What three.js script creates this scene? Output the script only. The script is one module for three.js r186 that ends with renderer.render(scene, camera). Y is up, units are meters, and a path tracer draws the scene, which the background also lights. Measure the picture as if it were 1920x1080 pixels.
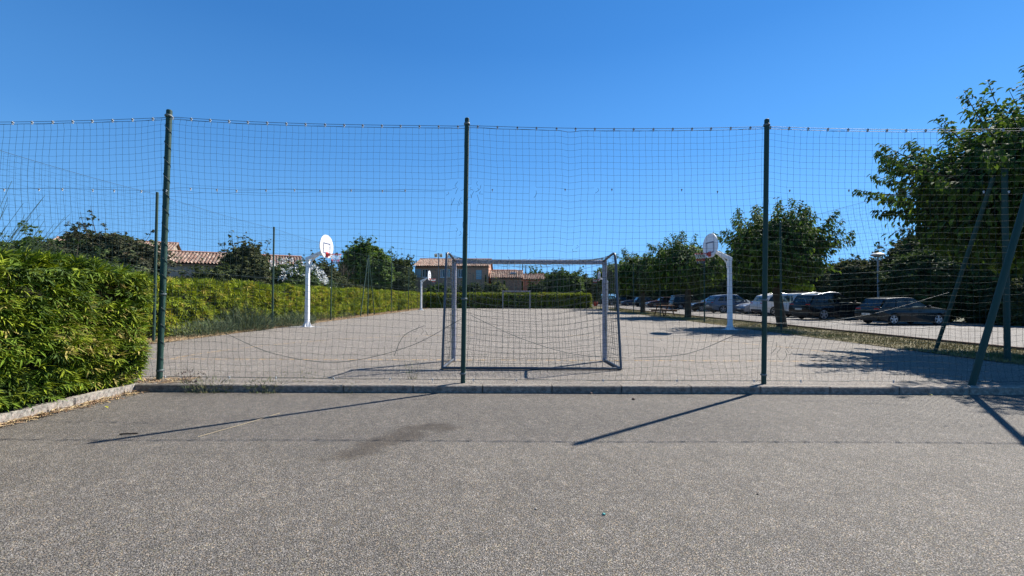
import * as THREE from 'three';
import { mergeGeometries, toCreasedNormals } from 'three/addons/utils/BufferGeometryUtils.js';
import { ImprovedNoise } from 'three/addons/math/ImprovedNoise.js';

// ---------------------------------------------------------------- camera, sky, sun, exposure
const scene = new THREE.Scene();
const camera = new THREE.PerspectiveCamera(67.38, 1920 / 1080, 0.05, 4000);
camera.position.set(0, 1.27, 0);
camera.rotation.order = 'YXZ';
camera.rotation.set(0.0222, 0, 0.0036);
scene.add(camera);

const renderer = new THREE.WebGLRenderer({ antialias: true });
renderer.toneMapping = THREE.LinearToneMapping;
renderer.toneMappingExposure = 2.0;
renderer.shadowMap.enabled = true;

const SUN = new THREE.Vector3(0.797, 1, -0.587).normalize();
const sun = new THREE.DirectionalLight(new THREE.Color(1, 0.945, 0.86), 5);
sun.position.copy(SUN).multiplyScalar(80).add(new THREE.Vector3(0, 0, -25));
sun.target.position.set(0, 0, -25);
sun.castShadow = true;
sun.shadow.mapSize.set(4096, 4096);
Object.assign(sun.shadow.camera, { left: -50, right: 50, top: 50, bottom: -50, near: 1, far: 200 });
scene.add(sun, sun.target);

{ // clear blue air: deep overhead, paler towards the horizon and a little brighter on the sun's side
  const W = 512, H = 256, d = new Float32Array(W * H * 4);
  const stops = [[-1, .11, .21, .37], [0, .165, .38, .68], [.06, .14, .355, .665], [.16, .104, .295, .605], [.3, .061, .21, .5], [.5, .031, .135, .372], [.75, .015, .085, .26], [1, .012, .07, .22]];
  for (let j = 0; j < H; j++) for (let i = 0; i < W; i++) {
    const el = ((j + .5) / H - .5) * Math.PI, az = ((i + .5) / W - .5) * 2 * Math.PI;
    const y = Math.sin(el), x = Math.cos(el) * Math.cos(az), z = Math.cos(el) * Math.sin(az);
    let k = 0; while (k < stops.length - 2 && y > stops[k + 1][0]) k++;
    const a = stops[k], b = stops[k + 1], t = Math.min(1, Math.max(0, (y - a[0]) / (b[0] - a[0])));
    const c = x * SUN.x + y * SUN.y + z * SUN.z, g = .75 + .44 * c * c;
    for (let q = 0; q < 3; q++) d[(j * W + i) * 4 + q] = (a[q + 1] + (b[q + 1] - a[q + 1]) * t) * g;
    d[(j * W + i) * 4 + 3] = 1;
  }
  const t = new THREE.DataTexture(d, W, H, THREE.RGBAFormat, THREE.FloatType);
  t.mapping = THREE.EquirectangularReflectionMapping; t.magFilter = t.minFilter = THREE.LinearFilter; t.needsUpdate = true;
  scene.background = t; scene.environment = t;
}

// ---------------------------------------------------------------- helpers
function rng(seed) { let a = seed >>> 0; return () => { a = (a + 0x6D2B79F5) | 0; let t = Math.imul(a ^ (a >>> 15), 1 | a); t = (t + Math.imul(t ^ (t >>> 7), 61 | t)) ^ t; return ((t ^ (t >>> 14)) >>> 0) / 4294967296; }; }
const pn = new ImprovedNoise();
const noise = (x, y, z = 0) => pn.noise(x, y, z);
const fbm = (x, y, z = 0) => noise(x, y, z) * .55 + noise(x * 2.1, y * 2.1, z + 7) * .28 + noise(x * 4.3, y * 4.3, z + 13) * .17;
const V = (x, y, z) => new THREE.Vector3(x, y, z);
const P = (x, y, Z) => new THREE.Vector3(x, y, -Z);            // Z metres ahead of the camera's station
const lerp = (a, b, t) => a + (b - a) * t;
const sstep = (a, b, x) => { const t = Math.min(1, Math.max(0, (x - a) / (b - a))); return t * t * (3 - 2 * t); };
const rgb = (r, g, b) => new THREE.Color().setRGB(r, g, b);
function mat(r, g, b, rough = .8, o = {}) { return new THREE.MeshStandardMaterial({ color: rgb(r, g, b), roughness: rough, side: THREE.DoubleSide, ...o }); }
const used = new Map();
function numbered(n) { const k = used.get(n) ?? 0; used.set(n, k + 1); return k ? n + '_' + String(k).padStart(3, '0') : n; }
function clean(g) { g = g.index ? g.toNonIndexed() : g; for (const k of Object.keys(g.attributes)) if (!['position', 'normal', 'uv', 'color'].includes(k)) g.deleteAttribute(k); return g; }
function join(list) {
  list = list.flat(9).map(clean);
  if (list.some((g) => !g.attributes.uv)) list.forEach((g) => g.deleteAttribute('uv'));
  if (list.some((g) => !g.attributes.color)) list.forEach((g) => g.deleteAttribute('color'));
  return list.length === 1 ? list[0] : mergeGeometries(list);
}
function part(name, geoms, m, parent, kind) {
  const o = new THREE.Mesh(Array.isArray(geoms) ? join(geoms) : geoms, m);
  o.name = parent === scene ? numbered(name) : name; o.castShadow = o.receiveShadow = true;
  if (kind) o.userData.kind = kind;
  parent.add(o); return o;
}
function thing(name, label, category, [x, y, z] = [0, 0, 0], turn = 0, group) {
  const o = new THREE.Group(); o.name = numbered(name); o.position.set(x, y, z); o.rotation.y = turn;
  o.userData = { label, category }; if (group) o.userData.group = group;
  scene.add(o); return o;
}
function tag(o, label, category, group) { o.userData.label = label; o.userData.category = category; if (group) o.userData.group = group; return o; }
function dup(o, [x, y, z], turn, label) { const c = o.clone(); c.name = numbered(o.name.replace(/_\d{3}$/, '')); c.userData = { ...o.userData, label }; c.position.set(x, y, z); c.rotation.y = turn; scene.add(c); return c; }
function structure(name, geoms, m, label) { const o = part(name, geoms, m, scene, 'structure'); if (label) o.userData.label = label; return o; }
function box(w, h, d, x = 0, y = 0, z = 0) { return new THREE.BoxGeometry(w, h, d).translate(x, y, z); }
function bar(a, b, r0, r1 = r0, seg = 8, open = false) {
  const d = b.clone().sub(a), l = d.length();
  const g = new THREE.CylinderGeometry(r1, r0, l, seg, 1, open);
  g.applyQuaternion(new THREE.Quaternion().setFromUnitVectors(V(0, 1, 0), d.normalize()));
  return g.translate((a.x + b.x) / 2, (a.y + b.y) / 2, (a.z + b.z) / 2);
}
function pipe(pts, r, seg = 6, n = 24, closed = false) { return new THREE.TubeGeometry(new THREE.CatmullRomCurve3(pts, closed, 'centripetal'), n, r, seg, closed); }
function bevelBox(w, h, d, b = .01) {
  const s = new THREE.Shape(); s.moveTo(-w / 2 + b, -h / 2 + b); s.lineTo(w / 2 - b, -h / 2 + b); s.lineTo(w / 2 - b, h / 2 - b); s.lineTo(-w / 2 + b, h / 2 - b);
  return new THREE.ExtrudeGeometry(s, { depth: d - 2 * b, bevelEnabled: true, bevelThickness: b, bevelSize: b, bevelSegments: 1 }).translate(0, 0, -d / 2 + b);
}
function tapered(path) { // path: [[Vector3, radius], ...] -> one open tapered tube
  const seg = 7, pos = [], idx = [], N = path.length;
  for (let i = 0; i < N; i++) {
    const t = path[Math.min(N - 1, i + 1)][0].clone().sub(path[Math.max(0, i - 1)][0]).normalize();
    const u = Math.abs(t.y) > .9 ? V(1, 0, 0) : V(0, 1, 0), a = u.cross(t).normalize(), b = t.clone().cross(a);
    for (let k = 0; k < seg; k++) { const q = k / seg * Math.PI * 2, p = path[i][0].clone().addScaledVector(a, Math.cos(q) * path[i][1]).addScaledVector(b, Math.sin(q) * path[i][1]); pos.push(p.x, p.y, p.z); }
    if (i) for (let k = 0; k < seg; k++) { const a0 = (i - 1) * seg + k, a1 = (i - 1) * seg + (k + 1) % seg; idx.push(a0, a1, a0 + seg, a1, a1 + seg, a0 + seg); }
  }
  const g = new THREE.BufferGeometry(); g.setAttribute('position', new THREE.Float32BufferAttribute(pos, 3)); g.setIndex(idx); g.computeVertexNormals(); return g;
}
class Scatter { // instanced copies with a colour each
  constructor(geo, m) { this.geo = geo; this.m = m; this.mt = []; this.c = []; }
  add(p, q, s, col) { this.mt.push(new THREE.Matrix4().compose(p, q, typeof s === 'number' ? V(s, s, s) : s)); this.c.push(col); }
  build(name, parent) {
    const o = new THREE.InstancedMesh(this.geo, this.m, this.mt.length);
    this.mt.forEach((m, i) => { o.setMatrixAt(i, m); o.setColorAt(i, this.c[i]); });
    o.name = parent === scene ? numbered(name) : name; o.userData.kind = 'stuff'; o.castShadow = o.receiveShadow = true; parent.add(o); return o;
  }
}
const QY = new THREE.Quaternion(), M4 = new THREE.Matrix4();
function aim(dir, up) { // +y of the leaf along dir, +z (its face) towards up
  const y = dir.clone().normalize(), x = y.clone().cross(up).normalize(); if (x.lengthSq() < .01) x.set(1, 0, 0);
  const z = x.clone().cross(y); M4.makeBasis(x, y, z); return new THREE.Quaternion().setFromRotationMatrix(M4);
}
function triGeo(tris) { const g = new THREE.BufferGeometry(); g.setAttribute('position', new THREE.Float32BufferAttribute(tris.flat(2), 3)); g.computeVertexNormals(); return g; }
function leafTris(l, w, droop = .12, fold = .18, m = new THREE.Matrix4()) {
  const p = [[0, 0, 0], [-w * .42, l * .3, w * fold], [w * .42, l * .3, w * fold], [0, l * .33, 0], [-w * .36, l * .66, w * fold - l * droop * .4], [w * .36, l * .66, w * fold - l * droop * .4], [0, l * .68, -l * droop * .45], [0, l, -l * droop]]
    .map((a) => V(...a).applyMatrix4(m).toArray());
  return [[0, 3, 1], [0, 2, 3], [1, 3, 4], [3, 6, 4], [3, 2, 5], [3, 5, 6], [4, 6, 7], [6, 5, 7]].map((t) => t.map((i) => p[i]));
}
const leafMat = new THREE.MeshPhysicalMaterial({ color: 0xffffff, roughness: .78, specularIntensity: .35, transmission: .42, thickness: 0, side: THREE.DoubleSide });
const hedgeLeafMat = new THREE.MeshPhysicalMaterial({ color: 0xffffff, roughness: .75, specularIntensity: .4, transmission: .25, thickness: 0, side: THREE.DoubleSide });
const stalkMat = new THREE.MeshStandardMaterial({ color: 0xffffff, roughness: .8, side: THREE.DoubleSide });
const broadLeaf = triGeo(leafTris(1, .66, .3, .2));
function sprayGeo(n, l, w, seed, spread = 1) {
  const R = rng(seed), t = [];
  for (let i = 0; i < n; i++) {
    const a = (i / (n - 1) - .5) * 2.1 * spread + (R() - .5) * .3, b = (R() - .5) * 1.1;
    const m = new THREE.Matrix4().makeTranslation(0, i % 3 * l * .12, 0).multiply(new THREE.Matrix4().makeRotationFromEuler(new THREE.Euler(b, (R() - .5) * 1.4, a)));
    t.push(...leafTris(l * lerp(.7, 1.1, R()), w * lerp(.8, 1.2, R()), .2, .15, m));
  }
  return triGeo(t);
}
const bambooSprays = [sprayGeo(8, .17, .025, 1), sprayGeo(7, .15, .023, 2, .8), sprayGeo(9, .155, .026, 3, 1.2)];
const bunches = [sprayGeo(8, .16, .1, 11, 1.3), sprayGeo(7, .18, .09, 12, 1.4)];

// ---------------------------------------------------------------- procedural textures
function dataTex(n, fn, srgb = true) {
  const d = new Uint8Array(n * n * 4); fn(d);
  const t = new THREE.DataTexture(d, n, n, THREE.RGBAFormat); t.wrapS = t.wrapT = THREE.RepeatWrapping; t.magFilter = THREE.LinearFilter; t.minFilter = THREE.LinearMipmapLinearFilter; t.generateMipmaps = true;
  if (srgb) t.colorSpace = THREE.SRGBColorSpace; t.needsUpdate = true; return t;
}
let stoneMap, stoneBump;
{ // surface dressing: chippings of 6 to 14 mm in a dark binder, 2.4 m tile
  const n = 2048, cells = 230, cs = n / cells, R = rng(77), px = new Float32Array(cells * cells), py = px.slice(), tone = px.slice(), hue = px.slice(), rad = px.slice();
  for (let i = 0; i < cells * cells; i++) { px[i] = R(); py[i] = R(); const q = R(); tone[i] = q < .1 ? .52 + R() * .18 : q < .86 ? .74 + R() * .24 : 1.0 + R() * .26; hue[i] = R(); rad[i] = .42 + R() * .3; }
  const G = 72, grid = Float32Array.from({ length: G * G }, () => R()), G2 = 31, grid2 = Float32Array.from({ length: G2 * G2 }, () => R());
  const wrapNoise = (g, m, u, v) => { const x = u * m, y = v * m, i = Math.floor(x), j = Math.floor(y), a = x - i, b = y - j, q = (p, r) => g[(r % m) * m + p % m]; return lerp(lerp(q(i, j), q(i + 1, j), a), lerp(q(i, j + 1), q(i + 1, j + 1), a), b) - .5; };
  const bump = new Uint8Array(n * n * 4);
  stoneMap = dataTex(n, (d) => {
    for (let y = 0; y < n; y++) for (let x = 0; x < n; x++) {
      const cx = Math.floor(x / cs), cy = Math.floor(y / cs); let best = 9, bi = 0;
      for (let a = -1; a <= 1; a++) for (let b = -1; b <= 1; b++) {
        const gx = cx + a, gy = cy + b, id = ((gy + cells) % cells) * cells + (gx + cells) % cells;
        const dx = x / cs - gx - px[id], dy = y / cs - gy - py[id], r = Math.sqrt(dx * dx + dy * dy) / rad[id];
        if (r < best) { best = r; bi = id; }
      }
      const edge = Math.min(1, Math.max(0, (1.02 - best) / .25)), v = lerp(.42, tone[bi], edge) * (.95 + R() * .1) * (1 + .2 * wrapNoise(grid, G, x / n, y / n) + .1 * wrapNoise(grid2, G2, x / n, y / n)), h = hue[bi], k = (y * n + x) * 4;
      d[k] = Math.min(255, 172 * v * (1 + (h > .8 ? .07 : 0))); d[k + 1] = Math.min(255, 170 * v); d[k + 2] = Math.min(255, 167 * v * (h > .7 ? .9 : 1)); d[k + 3] = 255;
      bump[k] = bump[k + 1] = bump[k + 2] = 255 * edge * (.55 + .45 * Math.min(1, tone[bi] * .8)); bump[k + 3] = 255;
    }
  });
  stoneBump = dataTex(n, (d) => d.set(bump), false);
}
const grainMap = dataTex(512, (d) => { const R = rng(5); for (let i = 0; i < 512 * 512; i++) { const x = i % 512, y = i / 512 | 0, v = 205 + 26 * fbm(x / 24, y / 24, 3) + 40 * (R() - .5); d[i * 4] = v; d[i * 4 + 1] = v; d[i * 4 + 2] = v; d[i * 4 + 3] = 255; } });
const concreteMap = dataTex(512, (d) => { const R = rng(25); for (let i = 0; i < 512 * 512; i++) { const x = i % 512, y = i / 512 | 0, v = (178 + 95 * fbm(x / 70, y / 45, 4) + 50 * fbm(x / 14, y / 14, 6) + 44 * (R() - .5)) * (noise(x / 5.3, y / 5.3, 8) > .52 ? .72 : 1), w = .93 + .1 * fbm(x / 50, y / 50, 12); d[i * 4] = v; d[i * 4 + 1] = v * (.985 * w + .05); d[i * 4 + 2] = v * w; d[i * 4 + 3] = 255; } });
const barkMap = dataTex(256, (d) => { const R = rng(9); for (let i = 0; i < 65536; i++) { const x = i % 256, y = i / 256 | 0, v = 170 + 110 * fbm(x / 7, y / 40, 1) + 20 * (R() - .5); d[i * 4] = v; d[i * 4 + 1] = v * .95; d[i * 4 + 2] = v * .88; d[i * 4 + 3] = 255; } });
const wornMap = dataTex(512, (d) => { const R = rng(15); for (let i = 0; i < 512 * 512; i++) { const x = i % 512, y = i / 512 | 0, v = 128 + 170 * fbm(x / 60, y / 60, 9) + 150 * fbm(x / 8, y / 8, 2) + 90 * (R() - .5); d[i * 4] = d[i * 4 + 1] = d[i * 4 + 2] = Math.max(0, Math.min(255, v)); d[i * 4 + 3] = 255; } }, false);
function uvScale(g, s) { const u = g.attributes.uv; for (let i = 0; i < u.count; i++) u.setXY(i, u.getX(i) * s, u.getY(i) * s); return g; }

// flat sheet with uv in metres and a colour at every vertex
function sheet(x0, x1, Z0, Z1, y, nx, nz, colour, tile = 2.4) {
  const pos = [], uv = [], col = [], idx = [];
  for (let j = 0; j <= nz; j++) for (let i = 0; i <= nx; i++) {
    const x = lerp(x0, x1, i / nx), Z = lerp(Z0, Z1, j / nz);
    pos.push(x, typeof y === 'function' ? y(x, Z) : y, -Z); uv.push(x / tile, Z / tile);
    if (colour) { const c = colour(x, Z); col.push(c[0], c[1], c[2]); }
    if (i && j) { const a = (j - 1) * (nx + 1) + i - 1; idx.push(a, a + 1, a + nx + 1, a + 1, a + nx + 2, a + nx + 1); }
  }
  const g = new THREE.BufferGeometry(); g.setAttribute('position', new THREE.Float32BufferAttribute(pos, 3)); g.setAttribute('uv', new THREE.Float32BufferAttribute(uv, 2));
  if (colour) g.setAttribute('color', new THREE.Float32BufferAttribute(col, 3));
  g.setIndex(idx); g.computeVertexNormals(); return g;
}

// ---------------------------------------------------------------- the ground
const ROAD_Y = -.1;
structure('ground', sheet(-500, 500, -60, 900, -.16, 20, 20), mat(.1, .095, .05, 1), 'flat earth and rough grass reaching to the horizon');
{
  const stain = (x, Z) => { // two oil-dark spills seen in the road, ragged outline
    let s = 0;
    for (const [cx, cZ, rx, rz, rot] of [[-1.13, 4.2, .48, .25, .9], [-.86, 4.58, .36, .19, .2], [-1.36, 3.82, .3, .15, .6]]) {
      const dx = x - cx, dz = Z - cZ, u = (dx * Math.cos(rot) + dz * Math.sin(rot)) / rx, v = (-dx * Math.sin(rot) + dz * Math.cos(rot)) / rz;
      s = Math.max(s, sstep(1.1, .55, Math.hypot(u, v) + fbm(x * 5, Z * 5, 4) * .8));
    }
    return s;
  };
  const g = sheet(-5.47, 22, -7, 6.26, ROAD_Y, 440, 220, (x, Z) => {
    const n = 1 + .2 * fbm(x * .7, Z * .9, 1) + .2 * fbm(x * 3.1, Z * 3.1, 5) + .05 * noise(x * .25, Z * 2.2, 2), s = stain(x, Z);
    return [n * lerp(.49, .28, s), n * lerp(.458, .242, s), n * lerp(.42, .2, s)];
  }, 1.6);
  structure('road', g, new THREE.MeshStandardMaterial({ map: stoneMap, vertexColors: true, roughness: .85, bumpMap: stoneBump, bumpScale: .004, side: THREE.DoubleSide }), 'grey chip-sealed road surface with a brown oil stain');
}
{
  const g = sheet(-9.55, 9.85, 6.36, 50.4, 0, 220, 260, (x, Z) => {
    const n = 1 + .2 * fbm(x * .35, Z * .3, 21) + .16 * fbm(x * 1.9, Z * 1.5, 25);
    return [n * .67, n * .625, n * .585];
  });
  structure('court_ground', g, new THREE.MeshStandardMaterial({ map: stoneMap, vertexColors: true, roughness: .9, bumpMap: stoneBump, bumpScale: .003, side: THREE.DoubleSide }), 'pale worn tarmac of the ball court');
}
const soilCol = (a, b, c, s) => (x, Z) => { const n = 1 + .5 * fbm(x * 1.2, Z * 1.2, s) + .3 * fbm(x * 5, Z * 5, s + 3); return [a * n, b * n, c * n]; };
const soilMat = new THREE.MeshStandardMaterial({ map: grainMap, vertexColors: true, roughness: 1, side: THREE.DoubleSide });
structure('mulch_bed', sheet(-14, -9.55, 6.36, 50.4, (x) => .006 - .05 * sstep(-10, -12, x), 40, 200, soilCol(.3, .21, .12, 31), .5), soilMat, 'straw-coloured mulch strip along the side of the court');
structure('hedge_bed', sheet(-14, -5.5, -3, 6.42, -.02, 80, 80, soilCol(.17, .12, .07, 33), .5), soilMat, 'brown soil bed under the near bamboo hedge');
structure('verge', sheet(9.85, 12.6, 6.36, 95, (x, Z) => .012 + .02 * noise(x, Z, 3), 30, 300, (x, Z) => { const n = 1 + .4 * fbm(x * 1.1, Z * .9, 41) + .3 * fbm(x * 6, Z * 6, 43), g = .5 + .5 * fbm(x * .7, Z * .4, 47); return [n * lerp(.24, .15, g), n * lerp(.18, .15, g), n * lerp(.085, .06, g)]; }, .5), soilMat, 'dry grass strip between the court and the car park');
structure('car_park', sheet(12.72, 26, 6.36, 95, -.03, 90, 200, (x, Z) => { const n = 1 + .12 * fbm(x * .5, Z * .4, 51) + .08 * fbm(x * 2, Z * 2, 53), k = sstep(13.5, 13.45, x); return [n * lerp(.56, .78, k), n * lerp(.53, .75, k), n * lerp(.51, .7, k)]; }), new THREE.MeshStandardMaterial({ map: stoneMap, vertexColors: true, roughness: .9, side: THREE.DoubleSide }), 'grey car park with a pale concrete margin');
{
  const w = mat(.62, .62, .6, .8, { alphaMap: wornMap, alphaTest: .35 });
  for (let i = 0; i < 12; i++) structure('parking_line', sheet(16.4, 21.2, 19.6 + i * 2.9, 19.7 + i * 2.9, -.026, 4, 1, null, 1.4), w, 'worn white bay line in the car park');
}
// rusty edging of the car park
{
  const st = thing('edging_kerb', 'low reddish brown edging between dry grass and car park', 'edging'), R = rng(3), m1 = mat(.12, .07, .05, .9, { map: grainMap }), m2 = mat(.16, .09, .06, .9, { map: grainMap });
  const g = bevelBox(.11, .16, 1.96, .012);
  for (let i = 0; i < 42; i++) { const o = part('edging_stone', g, R() < .5 ? m1 : m2, st); o.position.set(12.66, .0 + .006 * R(), -(7 + i * 2)); }
}
// kerb stones
const kerbMats = [0, 1, 2, 3].map((i) => mat(.4 + i * .05, .375 + i * .045, .335 + i * .04, .9, { map: concreteMap, bumpMap: concreteMap, bumpScale: .005 }));
const bedMats = [0, 1].map((i) => mat(.66 + i * .07, .64 + i * .07, .6 + i * .06, .9, { map: concreteMap, bumpMap: concreteMap, bumpScale: .004 }));
{
  const R = rng(8), g = uvScale(bevelBox(.99, .24, .15, .014), 2), k = new THREE.Group(); k.name = 'kerb'; k.userData = { kind: 'structure', label: 'row of grey concrete kerb stones below the netting' }; scene.add(k);
  for (let i = 0; i < 18; i++) { const o = part('kerb_stone', g, kerbMats[R() * 4 | 0], k); o.position.set(-4.92 + i, -.118 + R() * .006, -(6.31 + (R() - .5) * .008)); o.rotation.y = (R() - .5) * .006; }
  const k2 = new THREE.Group(); k2.name = 'bed_kerb'; k2.userData = { kind: 'structure', label: 'pale kerb stones edging the near hedge bed' }; scene.add(k2);
  const g2 = uvScale(bevelBox(.12, .26, .99, .012), 2);
  for (let i = 0; i < 8; i++) { const o = part('kerb_stone', g2, bedMats[R() * 2 | 0], k2); o.position.set(-5.48 + (R() - .5) * .008, -.125, -(5.89 - i)); o.rotation.y = (R() - .5) * .012; }
}
// worn yellow court lines
{
  const yel = mat(.5, .3, .09, .85, { alphaMap: wornMap, alphaTest: .56 }), wht = mat(.6, .58, .55, .85, { alphaMap: wornMap, alphaTest: .6 });
  structure('goal_line', sheet(-7.4, 8.2, 8.76, 8.81, .004, 20, 1, null, .9), yel, 'worn yellow line painted under the goal mouth');
  const arc = (cx, cz, r, a0, a1, m, name, label) => {
    const pos = [], uv = [], idx = [], n = 60; for (let i = 0; i <= n; i++) { const a = lerp(a0, a1, i / n); for (const q of [r - .025, r + .025]) { pos.push(cx + Math.cos(a) * q, .004, -(cz + Math.sin(a) * q)); uv.push((a * r) / .9, q / .9); } if (i) { const k = i * 2 - 2; idx.push(k, k + 1, k + 2, k + 1, k + 3, k + 2); } }
    const g = new THREE.BufferGeometry(); g.setAttribute('position', new THREE.Float32BufferAttribute(pos, 3)); g.setAttribute('uv', new THREE.Float32BufferAttribute(uv, 2)); g.setIndex(idx); g.computeVertexNormals(); structure(name, g, m, label);
  };
  arc(-1.16, 8.78, 5.8, Math.PI * .5, Math.PI * .99, yel, 'area_line', 'worn yellow arc line on the hedge side of the court');
  arc(1.86, 8.78, 5.8, .03, Math.PI * .5, yel, 'area_line', 'worn yellow arc line on the parking side of the court');
  structure('free_line', sheet(-9, 9.3, 18.0, 18.06, .004, 20, 1, null, .9), wht, 'faint white line crossing the court between the two near hoops');
}

// ---------------------------------------------------------------- netting and posts
const postMat = mat(.01, .07, .052, .68, { map: grainMap }), oldPostMat = mat(.028, .09, .066, .7, { map: grainMap });
const cordMat = mat(.01, .03, .027, .9), cableMat = mat(.02, .04, .045, .6), galvTie = mat(.1, .13, .13, .6), clipMat = mat(.42, .45, .46, .5);
// cords of a net: at(i, j) gives the knot, miss(i, j, dir) the torn cords
function netGeo(nx, ny, at, r, miss = () => false) {
  const pos = [], idx = [], a = V(0, 0, 0), b = V(0, 0, 0), t = V(0, 0, 0), u = V(0, 0, 0), w = V(0, 0, 0);
  const cord = (p, q) => {
    a.copy(p); b.copy(q); t.subVectors(b, a).normalize(); u.set(.31, .52, .79).cross(t).normalize(); w.crossVectors(t, u);
    const k = pos.length / 3;
    for (const e of [a, b]) for (let s = 0; s < 3; s++) { const g = s * 2.0944, c = Math.cos(g) * r, d = Math.sin(g) * r; pos.push(e.x + u.x * c + w.x * d, e.y + u.y * c + w.y * d, e.z + u.z * c + w.z * d); }
    for (let s = 0; s < 3; s++) { const n = (s + 1) % 3; idx.push(k + s, k + n, k + 3 + s, k + n, k + 3 + n, k + 3 + s); }
  };
  const K = []; for (let j = 0; j <= ny; j++) { K.push([]); for (let i = 0; i <= nx; i++) K[j].push(at(i, j)); }
  for (let j = 0; j <= ny; j++) for (let i = 0; i <= nx; i++) {
    if (i < nx && !miss(i, j, 0)) cord(K[j][i], K[j][i + 1]);
    if (j < ny && !miss(i, j, 1)) cord(K[j][i], K[j + 1][i]);
  }
  const g = new THREE.BufferGeometry(); g.setAttribute('position', new THREE.Float32BufferAttribute(pos, 3)); g.setIndex(idx); g.computeVertexNormals(); return g;
}
function postGeo(base, top, r) { return [bar(base, top, r, r, 14), new THREE.SphereGeometry(r, 10, 4, 0, Math.PI * 2, 0, Math.PI / 2).scale(1, .5, 1).translate(top.x, top.y, top.z)]; }
function clipGeo(p, s = 1) { return [box(.012 * s, .05 * s, .02 * s, p.x, p.y, p.z), box(.03 * s, .012 * s, .02 * s, p.x, p.y + .006, p.z)]; }
{
  const f = thing('net_fence', 'tall green ball-stop netting on posts along the kerb, torn round the near goal', 'fence');
  const ZF = 6.45, posts = [[-9.8, -9.75, .045, 4.0], [-5.36, -5.31, .04, 4.14], [-.725, -.685, .035, 3.96], [3.745, 3.83, .035, 3.96], [8.0, 8.06, .045, 3.96]];
  for (const [x0, x1, r, h] of posts) part('post', postGeo(P(x0, -.05, x0 < -5 && x0 > -6 ? 6.6 : ZF), P(x1, h, x0 < -5 && x0 > -6 ? 6.62 : ZF), r), postMat, f);
  part('brace', postGeo(P(6.78, -.02, 6.4), P(7.98, 3.75, 6.42), .042), postMat, f);
  for (const [x0, x1, r, h] of posts) for (const v of [.02, .3, .965]) part('cable_clamp', new THREE.TorusGeometry(r + .004, .008, 6, 18).rotateX(Math.PI / 2).scale(1, 2.2, 1).translate(lerp(x0, x1, v), h * v + .06, x0 < -5 && x0 > -6 ? -6.61 : -ZF), galvTie, f);
  // strap wound round the leaning end post
  { const pts = []; for (let i = 0; i <= 200; i++) { const t = i / 200, a = t * 30 * 6.283 * .5; pts.push(V(lerp(-5.35, -5.31, t) + Math.cos(a) * .042, lerp(.3, 4.05, t), -6.61 + Math.sin(a) * .042)); } part('lacing_cord', pipe(pts, .004, 4, 600), cableMat, f); }
  const topY = (x) => { // the head cable hangs a little between posts
    for (let k = 0; k < posts.length - 1; k++) if (x <= posts[k + 1][1] + .001 || k === posts.length - 2) { const a = posts[k], b = posts[k + 1], t = (x - a[1]) / (b[1] - a[1]), ha = a[3] - .1 , hb = b[3] - (k < 2 ? .11 : .1); return lerp(ha, hb, t) - .16 * t * (1 - t); }
  };
  const bx = (t) => -9.8 + t;
  const W = 17.85, CELL = .0975, NX = Math.round(W / CELL), NY = 39, R = rng(60);
  const jit = (i, j, k) => noise(i * .37 + k * 9, j * .41, 1.7 + k) * .008 + noise(i * 1.3, j * 1.7, k + 4) * (j > 22 ? .012 : .005);
  const pinch = (x, x0, w) => Math.exp(-(((x - x0) / w) ** 2));
  const knot = (i, j) => {
    let x = bx(i / NX * W), v = j / NY;                                   // v = 0 at the head cable
    const zf = lerp(6.6, ZF, sstep(-5.4, -.7, x)) + (x < -5.4 ? (-5.4 - x) * -.03 : 0);
    const top = topY(x) - .035; let y = top - v * (top - .045);
    // slack: meshes sag along a seam, belly sideways below the middle cable and ride up at the posts
    y -= .03 * pinch(x, .86, .11) * (1 - v * .4) + .012 * noise(x * .9, v * 3, 8);
    for (const q of posts) y += .03 * pinch(x, q[1], .28) * (1 - Math.abs(v - .1));
    x += .1 * Math.sin(v * 3.1) * noise(x * .22, v * 1.4, 5) * 1.5 + .22 * sstep(.25, .62, v) * sstep(1, .62, v) * pinch(x, 4.7, 1.3) + .14 * sstep(.2, .9, v) * pinch(x, -7.2, 1.4);
    y -= .12 * sstep(.3, .55, v) * sstep(1.05, .7, v) * (noise(x * .55, v * 2.3, 12) + .2 * noise(x * 2.1, v * 5, 14));
    const lo = sstep(.6, .95, v); x += lo * (.07 * noise(x * 1.1, v * 6, 16) + .03 * noise(x * 3.1, v * 14, 17)); y += lo * (.07 * noise(x * .9, v * 5, 18) + .02 * noise(x * 2.7, v * 11, 19)) * (1 - sstep(.97, 1, v));
    return V(x + jit(i, j, 0), y + jit(i, j, 1), -(zf + .05 * noise(x * .5, v * 2, 2) * (v > .02 ? 1 : 0)));
  };
  const holes = [[-.86, 2.86, .15, .16], [-.55, 2.84, .12, .2], [-.75, 2.35, .1, .12], [-.98, 1.9, .16, .09], [-.5, 1.86, .14, .1], [.32, 2.9, .05, .09], [1.27, 2.92, .05, .09], [-.1, 1.82, .07, .08], [.3, 1.8, .06, .08], [2.9, 1.86, .07, .07], [-2.95, 1.35, .1, .06], [-1.35, .75, .1, .12], [4.05, .55, .15, .16], [.95, 2.03, .06, .06], [2.25, .62, .07, .09], [-6.9, 2.1, .08, .06]];
  const hit = holes.map(() => []);
  const geo = netGeo(NX, NY, knot, .0017, (i, j, d) => { const p = knot(i + (d ? 0 : .5), j + (d ? .5 : 0)); for (let k = 0; k < holes.length; k++) { const h = holes[k]; if (((p.x - h[0]) / h[2]) ** 2 + ((p.y - h[1]) / h[3]) ** 2 < 1) { if (R() < .6) hit[k].push(p); return true; } } return R() < .0012; });
  part('net', geo, cordMat, f, 'stuff');
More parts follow.
